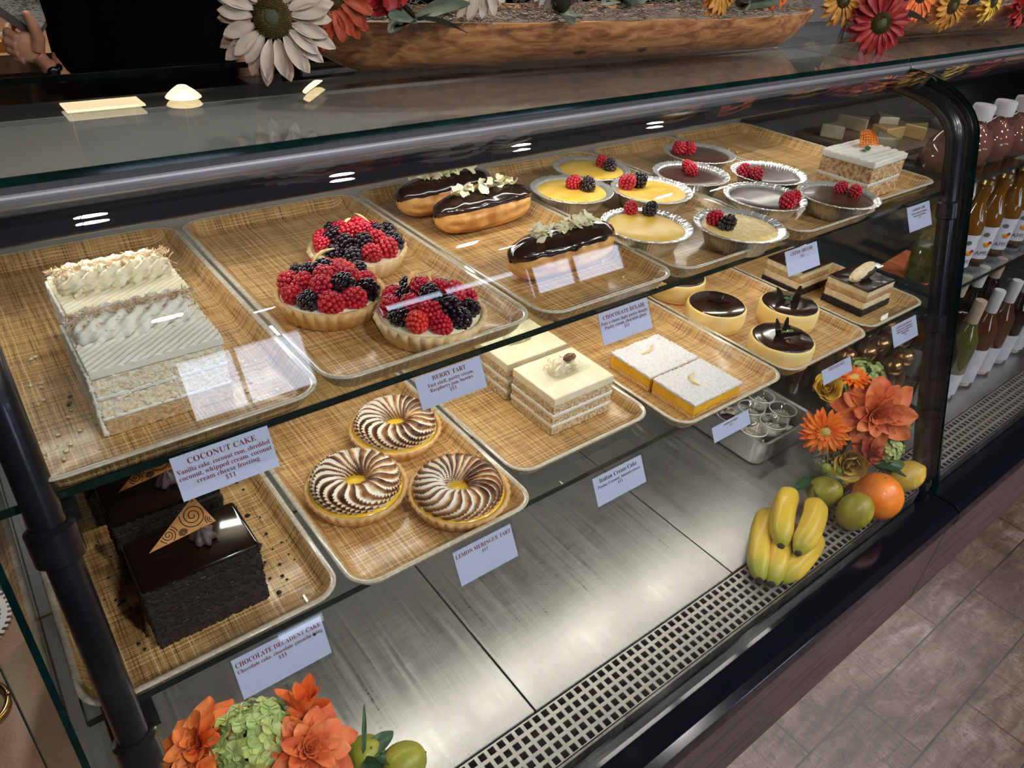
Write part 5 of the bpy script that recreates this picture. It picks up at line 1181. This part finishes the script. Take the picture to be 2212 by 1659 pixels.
# ------------------------------------------------------------------ neighbouring drinks case
def liquidglass(nm, c, rough=0.05):
    mt, nt, b = newmat(nm); b.inputs['Base Color'].default_value = (*c, 1); b.inputs['Roughness'].default_value = rough
    b.inputs['Coat Weight'].default_value = 1.0; b.inputs['Coat Roughness'].default_value = 0.02; b.inputs['Specular IOR Level'].default_value = 0.8; return mt
M['cider'] = liquidglass('amber cider', (0.20, 0.080, 0.008)); M['wine'] = liquidglass('dark wine glass', (0.012, 0.006, 0.004)); M['wineg'] = liquidglass('green wine glass', (0.10, 0.10, 0.02))
M['rose'] = liquidglass('brown glass', (0.10, 0.035, 0.012)); M['pinkliq'] = liquidglass('pink syrup', (0.22, 0.09, 0.07)); M['label'] = mat('white label', (0.62, 0.64, 0.76), (0.72, 0.74, 0.84), 40, rough=0.6)
M['gold'] = mat('gold cap', (0.60, 0.40, 0.14), (0.75, 0.52, 0.22), 200, rough=0.3, metal=1.0); M['bronze'] = mat('bronze cap', (0.36, 0.19, 0.09), (0.50, 0.28, 0.14), 60, rough=0.25, metal=0.9)
M['whitecap'] = mat('white cap', (0.70, 0.68, 0.72), rough=0.45); M['tan_cap'] = mat('tan foil', (0.50, 0.38, 0.28), (0.58, 0.46, 0.36), 90, rough=0.4)
def bottle(nm, label, cat, loc, prof, mt, capprof, capmt, lab, grp, text=None, art=False, rz=0.0, n=28):
    t = thing(nm, label, cat, loc, rz, grp)
    b = B(); b.lathe(prof, n); b.build('bottle_glass', mt, t, auto=50)
    b = B(); b.lathe(capprof, n); b.build('cap', capmt, t, auto=50)
    if lab:
        z0, z1, r = lab; b = B()
        def P(u, v): a = -PI / 2 - 1.9 + 3.8 * u; return (r * math.cos(a), r * math.sin(a), z0 + (z1 - z0) * v)
        b.grid(P, 24, 1); b.build('label', M['label'], t)
        if text:
            me = text_mesh(text[0], text[1]); 
            for vv in me.vertices:
                a = -PI / 2 - 0.45 + vv.co.x / r; vv.co = ((r + 0.0003) * math.cos(a), (r + 0.0003) * math.sin(a), z0 + (z1 - z0) * 0.18 + vv.co.y)
            me.materials.clear(); me.materials.append(M['inkdark']); link('lettering', me, t)
        if art:
            for (da, dz, s, mm) in ((0.0, 0.40, 0.0065, 'orangeicing'), (0.18, 0.46, 0.0055, 'red'), (-0.18, 0.44, 0.0045, 'yel'), (-0.35, 0.72, 0.006, 'grn')):
                a = -PI / 2 - 0.45 + da; T = Matrix.Translation(((r + 0.0002) * math.cos(a), (r + 0.0002) * math.sin(a), z0 + (z1 - z0) * (dz + 0.05))) @ Matrix.Rotation(a, 4, 'Z')
                b = B(); b.ell((0, 0, 0), (0.0003, s, s * 0.8), T=T, nu=12, nv=8); b.build('label_art', {'orangeicing': M['orangeicing'], 'red': F['red'], 'yel': F['yellow'], 'grn': F['sage']}[mm], t)
    return t
cid = [(0.024, 0), (0.026, 0.003), (0.026, 0.090), (0.023, 0.108), (0.0125, 0.135), (0.0105, 0.172), (0.0115, 0.174), (0.0115, 0.178)]
first = None
NM = ['leftmost amber cider bottle, partly behind the case post', 'second amber cider bottle from the left in the front row', 'third amber cider bottle from the left in the front row', 'fourth amber cider bottle from the left in the front row', 'fifth amber cider bottle from the left in the front row', 'rightmost amber cider bottle of the front row']
for k, x in enumerate((1.605, 1.690, 1.785, 1.880, 1.975, 2.070)):
    a_ = ((0.5305), (x))
    args = ('cider_bottle', NM[k], 'bottle', (x, 0.525, LS), cid, M['cider'], [(0.0122, 0.175), (0.0135, 0.176), (0.0125, 0.184), (0.001, 0.185)], M['gold'], (0.008, 0.078, 0.0264), 'cider bottles on the drinks case shelf')
    if first is None: first = bottle(*args, text=('APPLE', 0.013), art=True)
    else: dup(first, (x, 0.525, LS), -0.05 * k, NM[k])
for k, x in enumerate((1.65, 1.74, 1.83, 1.93)):
    dup(first, (x, 0.600, LS), 0.3, 'amber cider bottle in the second row, %s' % ('leftmost', 'second from the left', 'third from the left', 'farthest right')[k])
win = [(0.029, 0), (0.0315, 0.004), (0.0315, 0.140), (0.029, 0.158), (0.014, 0.190), (0.0118, 0.200), (0.0118, 0.245)]
WN = [('dark wine bottle standing nearest the pastry case', 'wine', 'wine', (0.012, 0.085, 0.0319)), ('greenish white wine bottle with a tan foil top', 'wineg', 'tan_cap', (0.012, 0.070, 0.0319)),
      ('brown wine bottle with a tall white label, third from the pastry case', 'rose', 'whitecap', (0.012, 0.105, 0.0319)), ('brown wine bottle with a pale blue label, fourth from the pastry case', 'rose', 'whitecap', (0.010, 0.080, 0.0319)), ('dark wine bottle fifth from the pastry case', 'wine', 'whitecap', (0.012, 0.085, 0.0319)), ('dark wine bottle at the right picture edge', 'wine', 'whitecap', (0.012, 0.085, 0.0319))]
for k, (lb, g_, c_, lab) in enumerate(WN):
    bottle('wine_bottle', lb, 'bottle', (1.665 + 0.098 * k, 0.490, DECK), win, M[g_], [(0.0126, 0.195), (0.0130, 0.200), (0.0130, 0.249), (0.012, 0.252), (0.001, 0.2525)], M[c_], lab, 'wine bottles behind the grille', text=('Côtes', 0.011) if k in (0,) else None)
for k in range(4):
    bottle('wine_bottle', ['dark wine bottle in the second row, far left', 'dark wine bottle in the second row, second', 'dark wine bottle in the second row, third', 'dark wine bottle in the second row, far right'][k], 'bottle', (1.78 + 0.1 * k, 0.575, DECK), win, M['wine'], [(0.0126, 0.195), (0.0130, 0.200), (0.0130, 0.249), (0.001, 0.252)], M['tan_cap' if k % 2 else 'whitecap'], (0.012, 0.085, 0.0319), 'wine bottles in the second row')
# small bottles with bronze caps beyond the end glass
sb = [(0.018, 0), (0.020, 0.003), (0.020, 0.085), (0.012, 0.110), (0.0105, 0.125)]
root = None; rows = [(1.455, 0.700), (1.510, 0.672), (1.575, 0.665), (1.640, 0.655), (1.705, 0.640), (1.760, 0.615), (1.480, 0.615), (1.540, 0.598), (1.600, 0.600), (1.665, 0.585), (1.470, 0.545), (1.530, 0.532), (1.592, 0.538), (1.455, 0.755), (1.530, 0.745), (1.600, 0.740)]
whr = ['farthest back row', 'second row from the back', 'second row from the front', 'front row']
for k, (x, y) in enumerate(rows):
    lb = 'small brown bottle with bronze cap, %s, number %d from the pastry case' % ('front row' if y < 0.56 else 'middle row' if y < 0.62 else 'third row' if y < 0.72 else 'back row', [q for q in rows if ('f' if q[1] < 0.56 else 'm' if q[1] < 0.62 else 't' if q[1] < 0.72 else 'b') == ('f' if y < 0.56 else 'm' if y < 0.62 else 't' if y < 0.72 else 'b')].index((x, y)) + 1)
    if root is None:
        root = bottle('small_bottle', lb, 'bottle', (x, y, DECK), sb, M['rose'], [(0.0165, 0.120), (0.0215, 0.124), (0.0225, 0.133), (0.020, 0.144), (0.012, 0.150), (0.001, 0.152)], M['bronze'], None, 'small bottles with bronze caps')
    else: dup(root, (x, y, DECK), 0, lb)
# round flasks with white caps on the upper shelf
fl = [(0.024, 0), (0.034, 0.006), (0.040, 0.030), (0.036, 0.052), (0.018, 0.070), (0.013, 0.078), (0.013, 0.088)]
root = None
FN = ['round flask of pink syrup nearest the pastry case', 'second round flask of pink syrup from the left', 'third round flask of pink syrup from the left', 'fourth round flask of pink syrup from the left', 'fifth round flask of pink syrup from the left']
for k in range(5):
    x, y = 1.485 + 0.085 * k, 0.575 - 0.004 * k
    if root is None:
        root = bottle('round_flask', FN[0], 'bottle', (x, y, US), fl, M['pinkliq'], [(0.016, 0.084), (0.0195, 0.085), (0.0195, 0.108), (0.018, 0.111), (0.001, 0.111)], M['whitecap'], None, 'round syrup flasks with white caps')
    else: dup(root, (x, y, US), 0, FN[k])
M['rind'] = mat('cheese', (0.42, 0.36, 0.26), (0.52, 0.46, 0.34), 40, rough=0.5, coat=0.3); M['rind2'] = mat('yellow cheese', (0.50, 0.32, 0.12), (0.58, 0.40, 0.17), 40, rough=0.5, coat=0.3)
t = thing('cheese_board', 'dark board carrying wrapped cheese wedges on the upper shelf of the drinks case', 'board', (1.60, 0.765, US)); b = B(); b.loft([rrect(-0.17, 0.17, -0.10, 0.10, 0.02, 0), rrect(-0.17, 0.17, -0.10, 0.10, 0.02, 0.006)]); b.build('board', mat('dark board', (0.05, 0.025, 0.014), (0.09, 0.05, 0.03), 20, rough=0.4), t, auto=30)
CH = [(1.490, 0.800, 0.3, 'rind', 'pale triangular cheese wedge at the back left of the board'), (1.500, 0.705, 0.8, 'rind', 'pale cheese wedge at the front left of the board, behind the carrot cake'), (1.585, 0.820, 2.0, 'rind', 'pale cheese wedge at the back middle of the board'), (1.580, 0.730, -0.4, 'rind2', 'yellow cheese wedge at the front middle of the board'), (1.670, 0.800, 1.0, 'rind', 'pale cheese wedge at the back right of the board'), (1.665, 0.710, 0.1, 'rind2', 'yellow cheese wedge at the front right of the board')]
for x, y, a, mm, lb in CH:
    t = thing('cheese_wedge', lb, 'cheese', (x, y, US + 0.006), a, 'cheese wedges'); b = B(); tri = [(-0.030, -0.022), (0.034, 0.0), (-0.030, 0.024)]
    b.loft([[(p[0], p[1], 0) for p in tri], [(p[0], p[1], 0.026) for p in tri]]); b.build('cheese', M[mm], t, smooth=False, bevel=0.002)
    b = B(); b.loft([[(p[0] * 1.04, p[1] * 1.04, 0.0268) for p in tri], [(p[0] * 1.04, p[1] * 1.04, 0.0274) for p in tri]]); b.build('clear_wrap', M['cup'], t, smooth=False)
t = thing('orange_leaflet', 'orange leaflet lying on the drinks case shelf beside the mousse slices', 'leaflet', (1.53, 0.565, LS), 0.1); b = B(); b.box(-0.075, 0.075, -0.05, 0.05, 0, 0.0012); b.build('sheet', mat('orange paper', (0.78, 0.20, 0.08), rough=0.6), t, smooth=False)
bottle('oil_bottle', 'tall olive yellow bottle just beyond the end glass, on the lower shelf', 'bottle', (1.478, 0.535, LS), [(0.026, 0), (0.029, 0.004), (0.027, 0.10), (0.018, 0.15), (0.012, 0.175)], M['wineg'], [(0.0125, 0.172), (0.013, 0.188), (0.001, 0.190)], M['black'], None, None)

# ------------------------------------------------------------------ left of the case: side table, handbag, doily
M['leather'] = mat('tan leather', (0.22, 0.125, 0.075), (0.29, 0.17, 0.105), 14, rough=0.42, bmp=0.5, bscale=260, bd=0.0008)
M['brass'] = mat('brass', (0.50, 0.33, 0.12), (0.62, 0.42, 0.18), 60, rough=0.25, metal=1.0)
t = thing('side_table', 'small wooden table standing left of the pastry case', 'table', (-0.42, 0.90, 0))
b = B(); b.loft([rrect(-0.34, 0.34, -0.42, 0.42, 0.03, 0.205), rrect(-0.34, 0.34, -0.42, 0.42, 0.03, 0.225)]); b.build('table_top', M['basewood'], t, auto=30)
for sx_ in (-1, 1):
    for sy_ in (-1, 1):
        b = B(); b.tube([(sx_ * 0.28, sy_ * 0.34, 0), (sx_ * 0.28, sy_ * 0.34, 0.206)], [0.012, 0.018], 12); b.build('leg', M['basewood'], t)
t = thing('handbag', 'tan leather handbag with a brass ring lying left of the pastry case', 'handbag', (-0.265, 0.800, 0.225), 0.0)
b = B(); q = lambda i, z, r: rrect(-0.185 + i, 0.185 - i, -0.27 + i, 0.27 - i, r, z, 9)
b.loft([q(0.02, 0.0, 0.05), q(0.003, 0.012, 0.06), q(0.0, 0.035, 0.06), q(0.006, 0.062, 0.06), q(0.03, 0.078, 0.05), q(0.08, 0.084, 0.04)]); b.build('bag_body', M['leather'], t)
b = B(); b.tube([(0.092 + 0.026 * math.cos(a), 0.045 + 0.034 * math.sin(a), 0.0885) for a in (2 * PI * i / 40 for i in range(41))], 0.0042, 10); b.tube([(0.065, 0.045, 0.088), (0.105, 0.060, 0.0905)], 0.0022, 8); b.build('brass_ring', M['brass'], t)
M['doily'] = mat('white paper lace', (0.72, 0.74, 0.80), rough=0.7)
t = thing('paper_doily', 'white paper lace doily lying on the tan handbag', 'doily', (-0.205, 1.015, 0.3095), 0); b = B(); Nn = 48
radii = [0.0, 0.045, 0.052, 0.058, 0.066, 0.072, 0.080, 0.086]
for ri in range(1, len(radii)):
    r0, r1 = radii[ri - 1], radii[ri]
    for i in range(Nn * 2):
        if ri in (3, 5, 7) and i % 2: continue
        a0, a1 = PI * i / Nn, PI * (i + 1) / Nn
        b.add([(r0 * math.cos(a0), r0 * math.sin(a0), 0), (r1 * math.cos(a0), r1 * math.sin(a0), 0), (r1 * math.cos(a1), r1 * math.sin(a1), 0), (r0 * math.cos(a1), r0 * math.sin(a1), 0),
               (r0 * math.cos(a0), r0 * math.sin(a0), 0.0006), (r1 * math.cos(a0), r1 * math.sin(a0), 0.0006), (r1 * math.cos(a1), r1 * math.sin(a1), 0.0006), (r0 * math.cos(a1), r0 * math.sin(a1), 0.0006)], [(3, 2, 1, 0), (4, 5, 6, 7), (0, 1, 5, 4), (1, 2, 6, 5), (2, 3, 7, 6)])
b.build('lace', M['doily'], t, smooth=False)

# ------------------------------------------------------------------ behind the counter
t = thing('back_counter', 'brown wooden back counter at the far left behind the case', 'counter', (-0.35, 2.2, 0)); b = B(); b.box(-0.65, 0.75, -0.28, 0.30, 0.0, 0.885); b.build('cabinet', mat('cabinet wood', (0.16, 0.085, 0.045), (0.22, 0.12, 0.07), 8, rough=0.6), t, smooth=False)
b = B(); b.box(-0.67, 0.77, -0.31, 0.31, 0.885, 0.92); b.build('worktop', mat('light worktop', (0.30, 0.17, 0.10), (0.38, 0.23, 0.14), 10, rough=0.5), t, smooth=False)
t = thing('snack_box', 'small yellow box with white packets on the back counter', 'box', (0.14, 1.96, 0.92)); b = B(); b.box(-0.10, 0.05, -0.04, 0.04, 0, 0.02); b.build('tray_part', F['gold'], t, smooth=False)
b = B()
for k in range(4): b.ell((-0.08 + 0.045 * k, 0.0, 0.024), (0.018, 0.014, 0.012), nu=10, nv=7)
b.build('packets', M['whitecap'], t)
t = thing('service_counter', 'narrow dark counter behind the glass top', 'counter', (0.85, 1.33, 0)); b = B(); b.box(-0.35, 1.2, -0.16, 0.16, 0, 0.93); b.build('counter_body', M['navy'], t, smooth=False)
t = thing('payment_terminal', 'black payment terminal with a silver edge behind the wooden bowl', 'terminal', (0.565, 1.25, 0.93), 0.1); b = B(); b.box(-0.05, 0.05, -0.03, 0.05, 0.0, 0.090); b.build('housing', M['blackgloss'], t, smooth=False, bevel=0.004)
b = B(); b.box(-0.055, 0.055, -0.036, -0.03, 0.052, 0.060); b.build('silver_edge', M['alu'], t, smooth=False)
b = B(); b.box(-0.04, 0.04, -0.032, -0.030, 0.064, 0.084); b.build('screen', mat('terminal screen', (0.08, 0.05, 0.02), rough=0.15), t, smooth=False)
t = thing('back_cabinet', 'pale grey cabinet standing behind the counter between the wooden bowls', 'cabinet', (3.25, 2.05, 0)); b = B(); b.box(-0.45, 0.6, -0.2, 0.3, 0, 1.35); b.build('cabinet_body', mat('pale grey paint', (0.45, 0.44, 0.46), rough=0.6), t, smooth=False)
b = B(); b.box(-0.02, -0.005, -0.212, -0.2, 0.1, 1.3); b.build('handle', M['alu'], t, smooth=False)
# pendant lamps and ceiling lights
M['lampglow'] = emis('lamp glow', (1.0, 0.74, 0.38), 4.5); M['panelglow'] = emis('light panel', (1.0, 0.80, 0.48), 2.2); M['spotglow'] = emis('spot glow', (1.0, 0.86, 0.58), 30.0)
for k, (x, y, s) in enumerate(((0.372, 1.40, 1.0), (0.601, 1.345, 1.0))):
    t = thing('pendant_lamp', ['small glowing dome lamp, the left one, mirrored in the glass top', 'small glowing dome lamp, the right one, behind the wooden bowl'][k], 'lamp', (x, y, 1.155)); b = B(); b.lathe([(0.001, 0.0), (0.008, 0.001), (0.018, 0.008), (0.027, 0.016), (0.030, 0.020), (0.001, 0.021)], 40); b.build('lamp_shade', M['lampglow'], t)
    b = B(); b.tube([(0, 0, 0.019), (0, 0, 1.145)], 0.0006, 4); b.build('cord', M['black'], t)
for k, (x, y) in enumerate(((0.247, 1.42),)):
    t = thing('strip_light', ['warm glowing strip light hanging behind the case, left one', 'warm glowing strip light hanging behind the case, right one'][k], 'light', (x, y, 1.180)); b = B(); b.box(-0.06, 0.06, -0.025, 0.035, 0, 0.003); b.build('diffuser', M['panelglow'], t, smooth=False)
    b = B(); b.tube([(-0.05, 0.02, 0.006), (-0.05, 0.02, 1.12)], 0.0015, 6); b.tube([(0.05, 0.02, 0.006), (0.05, 0.02, 1.12)], 0.0006, 4); b.build('cord', M['black'], t)
for k, (x, y) in enumerate(SPOTS):
    t = thing('ceiling_spot', 'small round ceiling spot above the customer side, %s' % ('over the left of the pastry case', 'over its middle', 'over the drinks case', 'near the windows, left', 'near the windows, right', 'farthest right', 'farthest left')[k], 'ceiling light', (x, y, 2.285)); b = B(); b.lathe([(0.045, 0), (0.045, 0.014)], 24); b.build('bulb', M['spotglow'], t)
    b = B(); b.lathe([(0.046, 0.0), (0.060, 0.0), (0.060, 0.015), (0.046, 0.015)], 24, cap0=False, cap1=False); b.build('ring', M['alu'], t)

for k, (x, y) in enumerate(BACKSPOTS):
    t = thing('ceiling_spot', 'small round ceiling spot above the staff side, %s' % ('over the person', 'between the person and the pale grey cabinet', 'left of the pale grey cabinet', 'nearest the pale grey cabinet')[k], 'ceiling light', (x, y, 2.285)); b = B(); b.lathe([(0.045, 0), (0.045, 0.014)], 24); b.build('bulb', M['spotglow'], t)
    b = B(); b.lathe([(0.046, 0.0), (0.060, 0.0), (0.060, 0.015), (0.046, 0.015)], 24, cap0=False, cap1=False); b.build('ring', M['alu'], t)

# ------------------------------------------------------------------ the person behind the counter
def skin_mesh(name, J, E, mats, parent, sub=2):
    me = bpy.data.meshes.new(name); me.from_pydata([j[0] for j in J], E, []); o = link(name, me, parent)
    bpy.context.view_layer.objects.active = o
    md = o.modifiers.new('skin', 'SKIN')
    if not me.skin_vertices: bm = bmesh.new(); bm.from_mesh(me); bm.verts.layers.skin.verify(); bm.to_mesh(me); bm.free()
    for k, j in enumerate(J):
        s = me.skin_vertices[0].data[k]; s.radius = (j[1], j[2] if len(j) > 2 else j[1]); s.use_root = (k == 0)
    md.use_smooth_shade = True; sm = o.modifiers.new('sub', 'SUBSURF'); sm.levels = sub; sm.render_levels = sub
    dg = bpy.context.evaluated_depsgraph_get(); m2 = bpy.data.meshes.new_from_object(o.evaluated_get(dg)); o.modifiers.clear(); o.data = m2
    m2.materials.clear(); m2.materials.append(mats); m2.polygons.foreach_set('use_smooth', [True] * len(m2.polygons)); return o
M['skin'] = mat('skin', (0.42, 0.20, 0.13), (0.50, 0.25, 0.17), 40, rough=0.5, sss=0.15, bmp=0.1, bscale=200)
M['shirt'] = mat('black shirt', (0.0015, 0.0015, 0.002), (0.003, 0.003, 0.004), 90, rough=0.95, spec=0.05, bmp=0.3, bscale=400)
person = thing('person', 'person in a black shirt behind the counter holding a dark booklet', 'person', (0, 0, 0))
px, py = 0.42, 1.72
SH = 0.17
J = [((px, py, 0.88), 0.075, 0.06), ((px, py, 1.03), 0.07, 0.055), ((px, py, 1.24), 0.085, 0.06), ((px, py, 1.36), 0.05), ((px - 0.01, py - 0.01, 1.43), 0.036), ((px - 0.02, py - 0.02, 1.50), 0.060, 0.066), ((px - 0.02, py - 0.02, 1.59), 0.052, 0.060),
     ((px - 0.135, py, 1.33), 0.036), ((px - 0.150, py - 0.03, 1.00), 0.028), ((0.230, 1.680, 0.910), 0.0170, 0.020), ((0.216, 1.677, 0.932), 0.015, 0.017), ((0.208, 1.675, 0.944), 0.013, 0.015),
     ((px + 0.135, py, 1.33), 0.036), ((px + 0.17, py - 0.02, 1.03), 0.028), ((px + 0.15, py - 0.12, 0.80), 0.020), ((px + 0.14, py - 0.15, 0.73), 0.022, 0.014),
     ((px - 0.06, py, 0.80), 0.062), ((px - 0.065, py, 0.40), 0.042), ((px - 0.065, py, 0.05), 0.030), ((px - 0.07, py - 0.10, 0.025), 0.025), ((px + 0.06, py, 0.80), 0.062), ((px + 0.065, py, 0.40), 0.042), ((px + 0.065, py, 0.05), 0.030), ((px + 0.07, py - 0.10, 0.025), 0.025)]
E_ = [(0, 1), (1, 2), (2, 3), (3, 4), (4, 5), (5, 6), (3, 7), (7, 8), (8, 9), (9, 10), (10, 11), (3, 12), (12, 13), (13, 14), (14, 15), (0, 16), (16, 17), (17, 18), (18, 19), (0, 20), (20, 21), (21, 22), (22, 23)]
# fingers of the raised hand: rooted in the knuckles, curling behind the booklet; the thumb lies on the paper
def addf(root, pts, rads):
    prev = root
    for p, r in zip(pts, rads): J.append((p, r)); E_.append((prev, len(J) - 1)); prev = len(J) - 1
# other hand, fingers hanging relaxed
for k, dx in enumerate((-0.018, -0.006, 0.006, 0.017)): addf(15, [(px + 0.14 + dx, py - 0.155, 0.698), (px + 0.14 + dx, py - 0.15, 0.67 + 0.004 * abs(k - 1.4))], [0.0072, 0.006])
addf(14, [(px + 0.118, py - 0.145, 0.745), (px + 0.110, py - 0.155, 0.720)], [0.0090, 0.0072])
body = skin_mesh('body', J, E_, M['skin'], person)
# raised right hand: palm, four curled fingers and the thumb fused into one skin, then joined to the body mesh
h = B()
h.ell((0.191, 1.673, 0.969), (0.0245, 0.0125, 0.0270), nu=20, nv=14)
h.tube([(0.226, 1.678, 0.915), (0.212, 1.676, 0.937), (0.200, 1.674, 0.957)], [0.0175, 0.0170, 0.0195], 14, sy=0.72)
for pts, rd in (([(0.178, 1.672, 0.984), (0.167, 1.682, 0.993), (0.170, 1.697, 1.000), (0.184, 1.700, 1.003)], [0.0092, 0.0086, 0.0078, 0.0060]),
                ([(0.174, 1.671, 0.972), (0.162, 1.681, 0.979), (0.164, 1.697, 0.985), (0.179, 1.702, 0.988)], [0.0094, 0.0088, 0.0080, 0.0060]),
                ([(0.175, 1.671, 0.959), (0.163, 1.680, 0.965), (0.164, 1.695, 0.970), (0.177, 1.700, 0.973)], [0.0090, 0.0084, 0.0076, 0.0056]),
                ([(0.180, 1.671, 0.948), (0.169, 1.679, 0.952), (0.169, 1.692, 0.956), (0.179, 1.697, 0.959)], [0.0082, 0.0074, 0.0066, 0.0050]),
                ([(0.203, 1.668, 0.965), (0.209, 1.661, 0.985), (0.206, 1.657, 1.006), (0.201, 1.658, 1.024)], [0.0130, 0.0112, 0.0098, 0.0076])):
    h.tube(pts, rd, 12)
    h.ell(pts[-1], (rd[-1],) * 3, nu=12, nv=8); h.ell(pts[1], (rd[1] * 1.05,) * 3, nu=12, nv=8)
hm = h.mesh('hand', M['skin']); ho = link('hand', hm); rm = ho.modifiers.new('r', 'REMESH'); rm.mode = 'VOXEL'; rm.voxel_size = 0.0016
sm = ho.modifiers.new('s', 'SMOOTH'); sm.iterations = 3; sm.factor = 0.5
dg = bpy.context.evaluated_depsgraph_get(); hm2 = bpy.data.meshes.new_from_object(ho.evaluated_get(dg)); bpy.data.objects.remove(ho)
bmj = bmesh.new(); bmj.from_mesh(body.data); bmj.from_mesh(hm2); bmj.to_mesh(body.data); bmj.free()
body.data.polygons.foreach_set('use_smooth', [True] * len(body.data.polygons))
S = [((px, py, 0.78), 0.150, 0.105), ((px, py, 1.03), 0.150, 0.110), ((px, py, 1.22), 0.165, 0.112), ((px, py, 1.36), 0.125, 0.085), ((px, py, 1.41), 0.052), ((px - 0.135, py, 1.33), 0.060), ((px - 0.150, py - 0.02, 1.14), 0.050), ((px - 0.150, py - 0.03, 0.98), 0.044), ((px - 0.165, py - 0.036, 0.905), 0.036), ((px + 0.135, py, 1.33), 0.060), ((px + 0.17, py - 0.02, 1.05), 0.046)]
skin_mesh('shirt', S, [(0, 1), (1, 2), (2, 3), (3, 4), (3, 5), (5, 6), (6, 7), (7, 8), (3, 9), (9, 10)], M['shirt'], person)
skin_mesh('trousers', [((px, py, 0.88), 0.13, 0.095), ((px - 0.065, py, 0.78), 0.075), ((px - 0.067, py, 0.40), 0.055), ((px - 0.067, py, 0.07), 0.045), ((px + 0.065, py, 0.78), 0.075), ((px + 0.067, py, 0.40), 0.055), ((px + 0.067, py, 0.07), 0.045)], [(0, 1), (1, 2), (2, 3), (0, 4), (4, 5), (5, 6)], M['shirt'], person)
b = B(); b.ell((px - 0.02, py - 0.010, 1.575), (0.068, 0.076, 0.070), nu=24, nv=16, fn=lambda d: 1 + 0.03 * noise.noise(d * 4)); b.build('hair', mat('dark hair', (0.02, 0.012, 0.008), (0.05, 0.03, 0.02), 90, rough=0.6), person)
b = B(); b.ell((px - 0.02, py - 0.088, 1.515), (0.007, 0.012, 0.013))
for s_ in (-1, 1): b.ell((px - 0.02 + s_ * 0.060, py - 0.02, 1.515), (0.006, 0.012, 0.019))
b.build('nose_and_ears', M['skin'], person)
b = B()
for s_ in (-1, 1): b.ell((px - 0.02 + s_ * 0.022, py - 0.078, 1.532), (0.008, 0.006, 0.004))
b.build('eyes', M['whitecap'], person); b = B(); b.ell((px - 0.02, py - 0.078, 1.488), (0.016, 0.006, 0.004)); b.build('mouth', F['rust'], person)
b = B(); b.tube([Vector((0.219, 1.677, 0.926)) + Vector((0.0185 * math.cos(a) * 0.84, 0.0145 * math.sin(a), 0.0185 * math.cos(a) * 0.54)) for a in (2 * PI * i / 24 for i in range(25))], 0.0060, 8); b.ell((0.219, 1.660, 0.926), (0.011, 0.005, 0.011)); b.build('wristwatch', M['blackgloss'], person)
t = thing('booklet', 'dark bill booklet held open with a handwritten paper on it', 'booklet', (0.203, 1.672, 0.968)); T = Matrix.Translation((0.009, 0.0, 0.024)) @ Matrix.Rotation(-0.15, 4, 'X') @ Matrix.Rotation(-0.80, 4, 'Y')
b = B(); b.box(-0.014, 0.085, 0.004, 0.010, -0.006, 0.17, T=T); b.build('cover', mat('booklet cover', (0.03, 0.010, 0.012), rough=0.35), t, smooth=False)
pm, nt, bb = newmat('scribbled paper'); f = tnoise(nt, coords(nt, (120, 1, 320)), 1.0, 4, 0.7, 1.0); f2 = tnoise(nt, coords(nt, (14, 14, 14)), 1.5, 2)
lk(nt, ramp(nt, mth(nt, 'ADD', mth(nt, 'MULTIPLY', f, 0.75), mth(nt, 'MULTIPLY', f2, 0.25)), [(0.44, (0.07, 0.08, 0.09)), (0.50, (0.40, 0.42, 0.38))]), bb.inputs['Base Color']); bb.inputs['Roughness'].default_value = 0.7
b = B(); b.box(0.0, 0.080, 0.0025, 0.004, 0.0, 0.165, T=T); b.build('paper', pm, t, smooth=False)
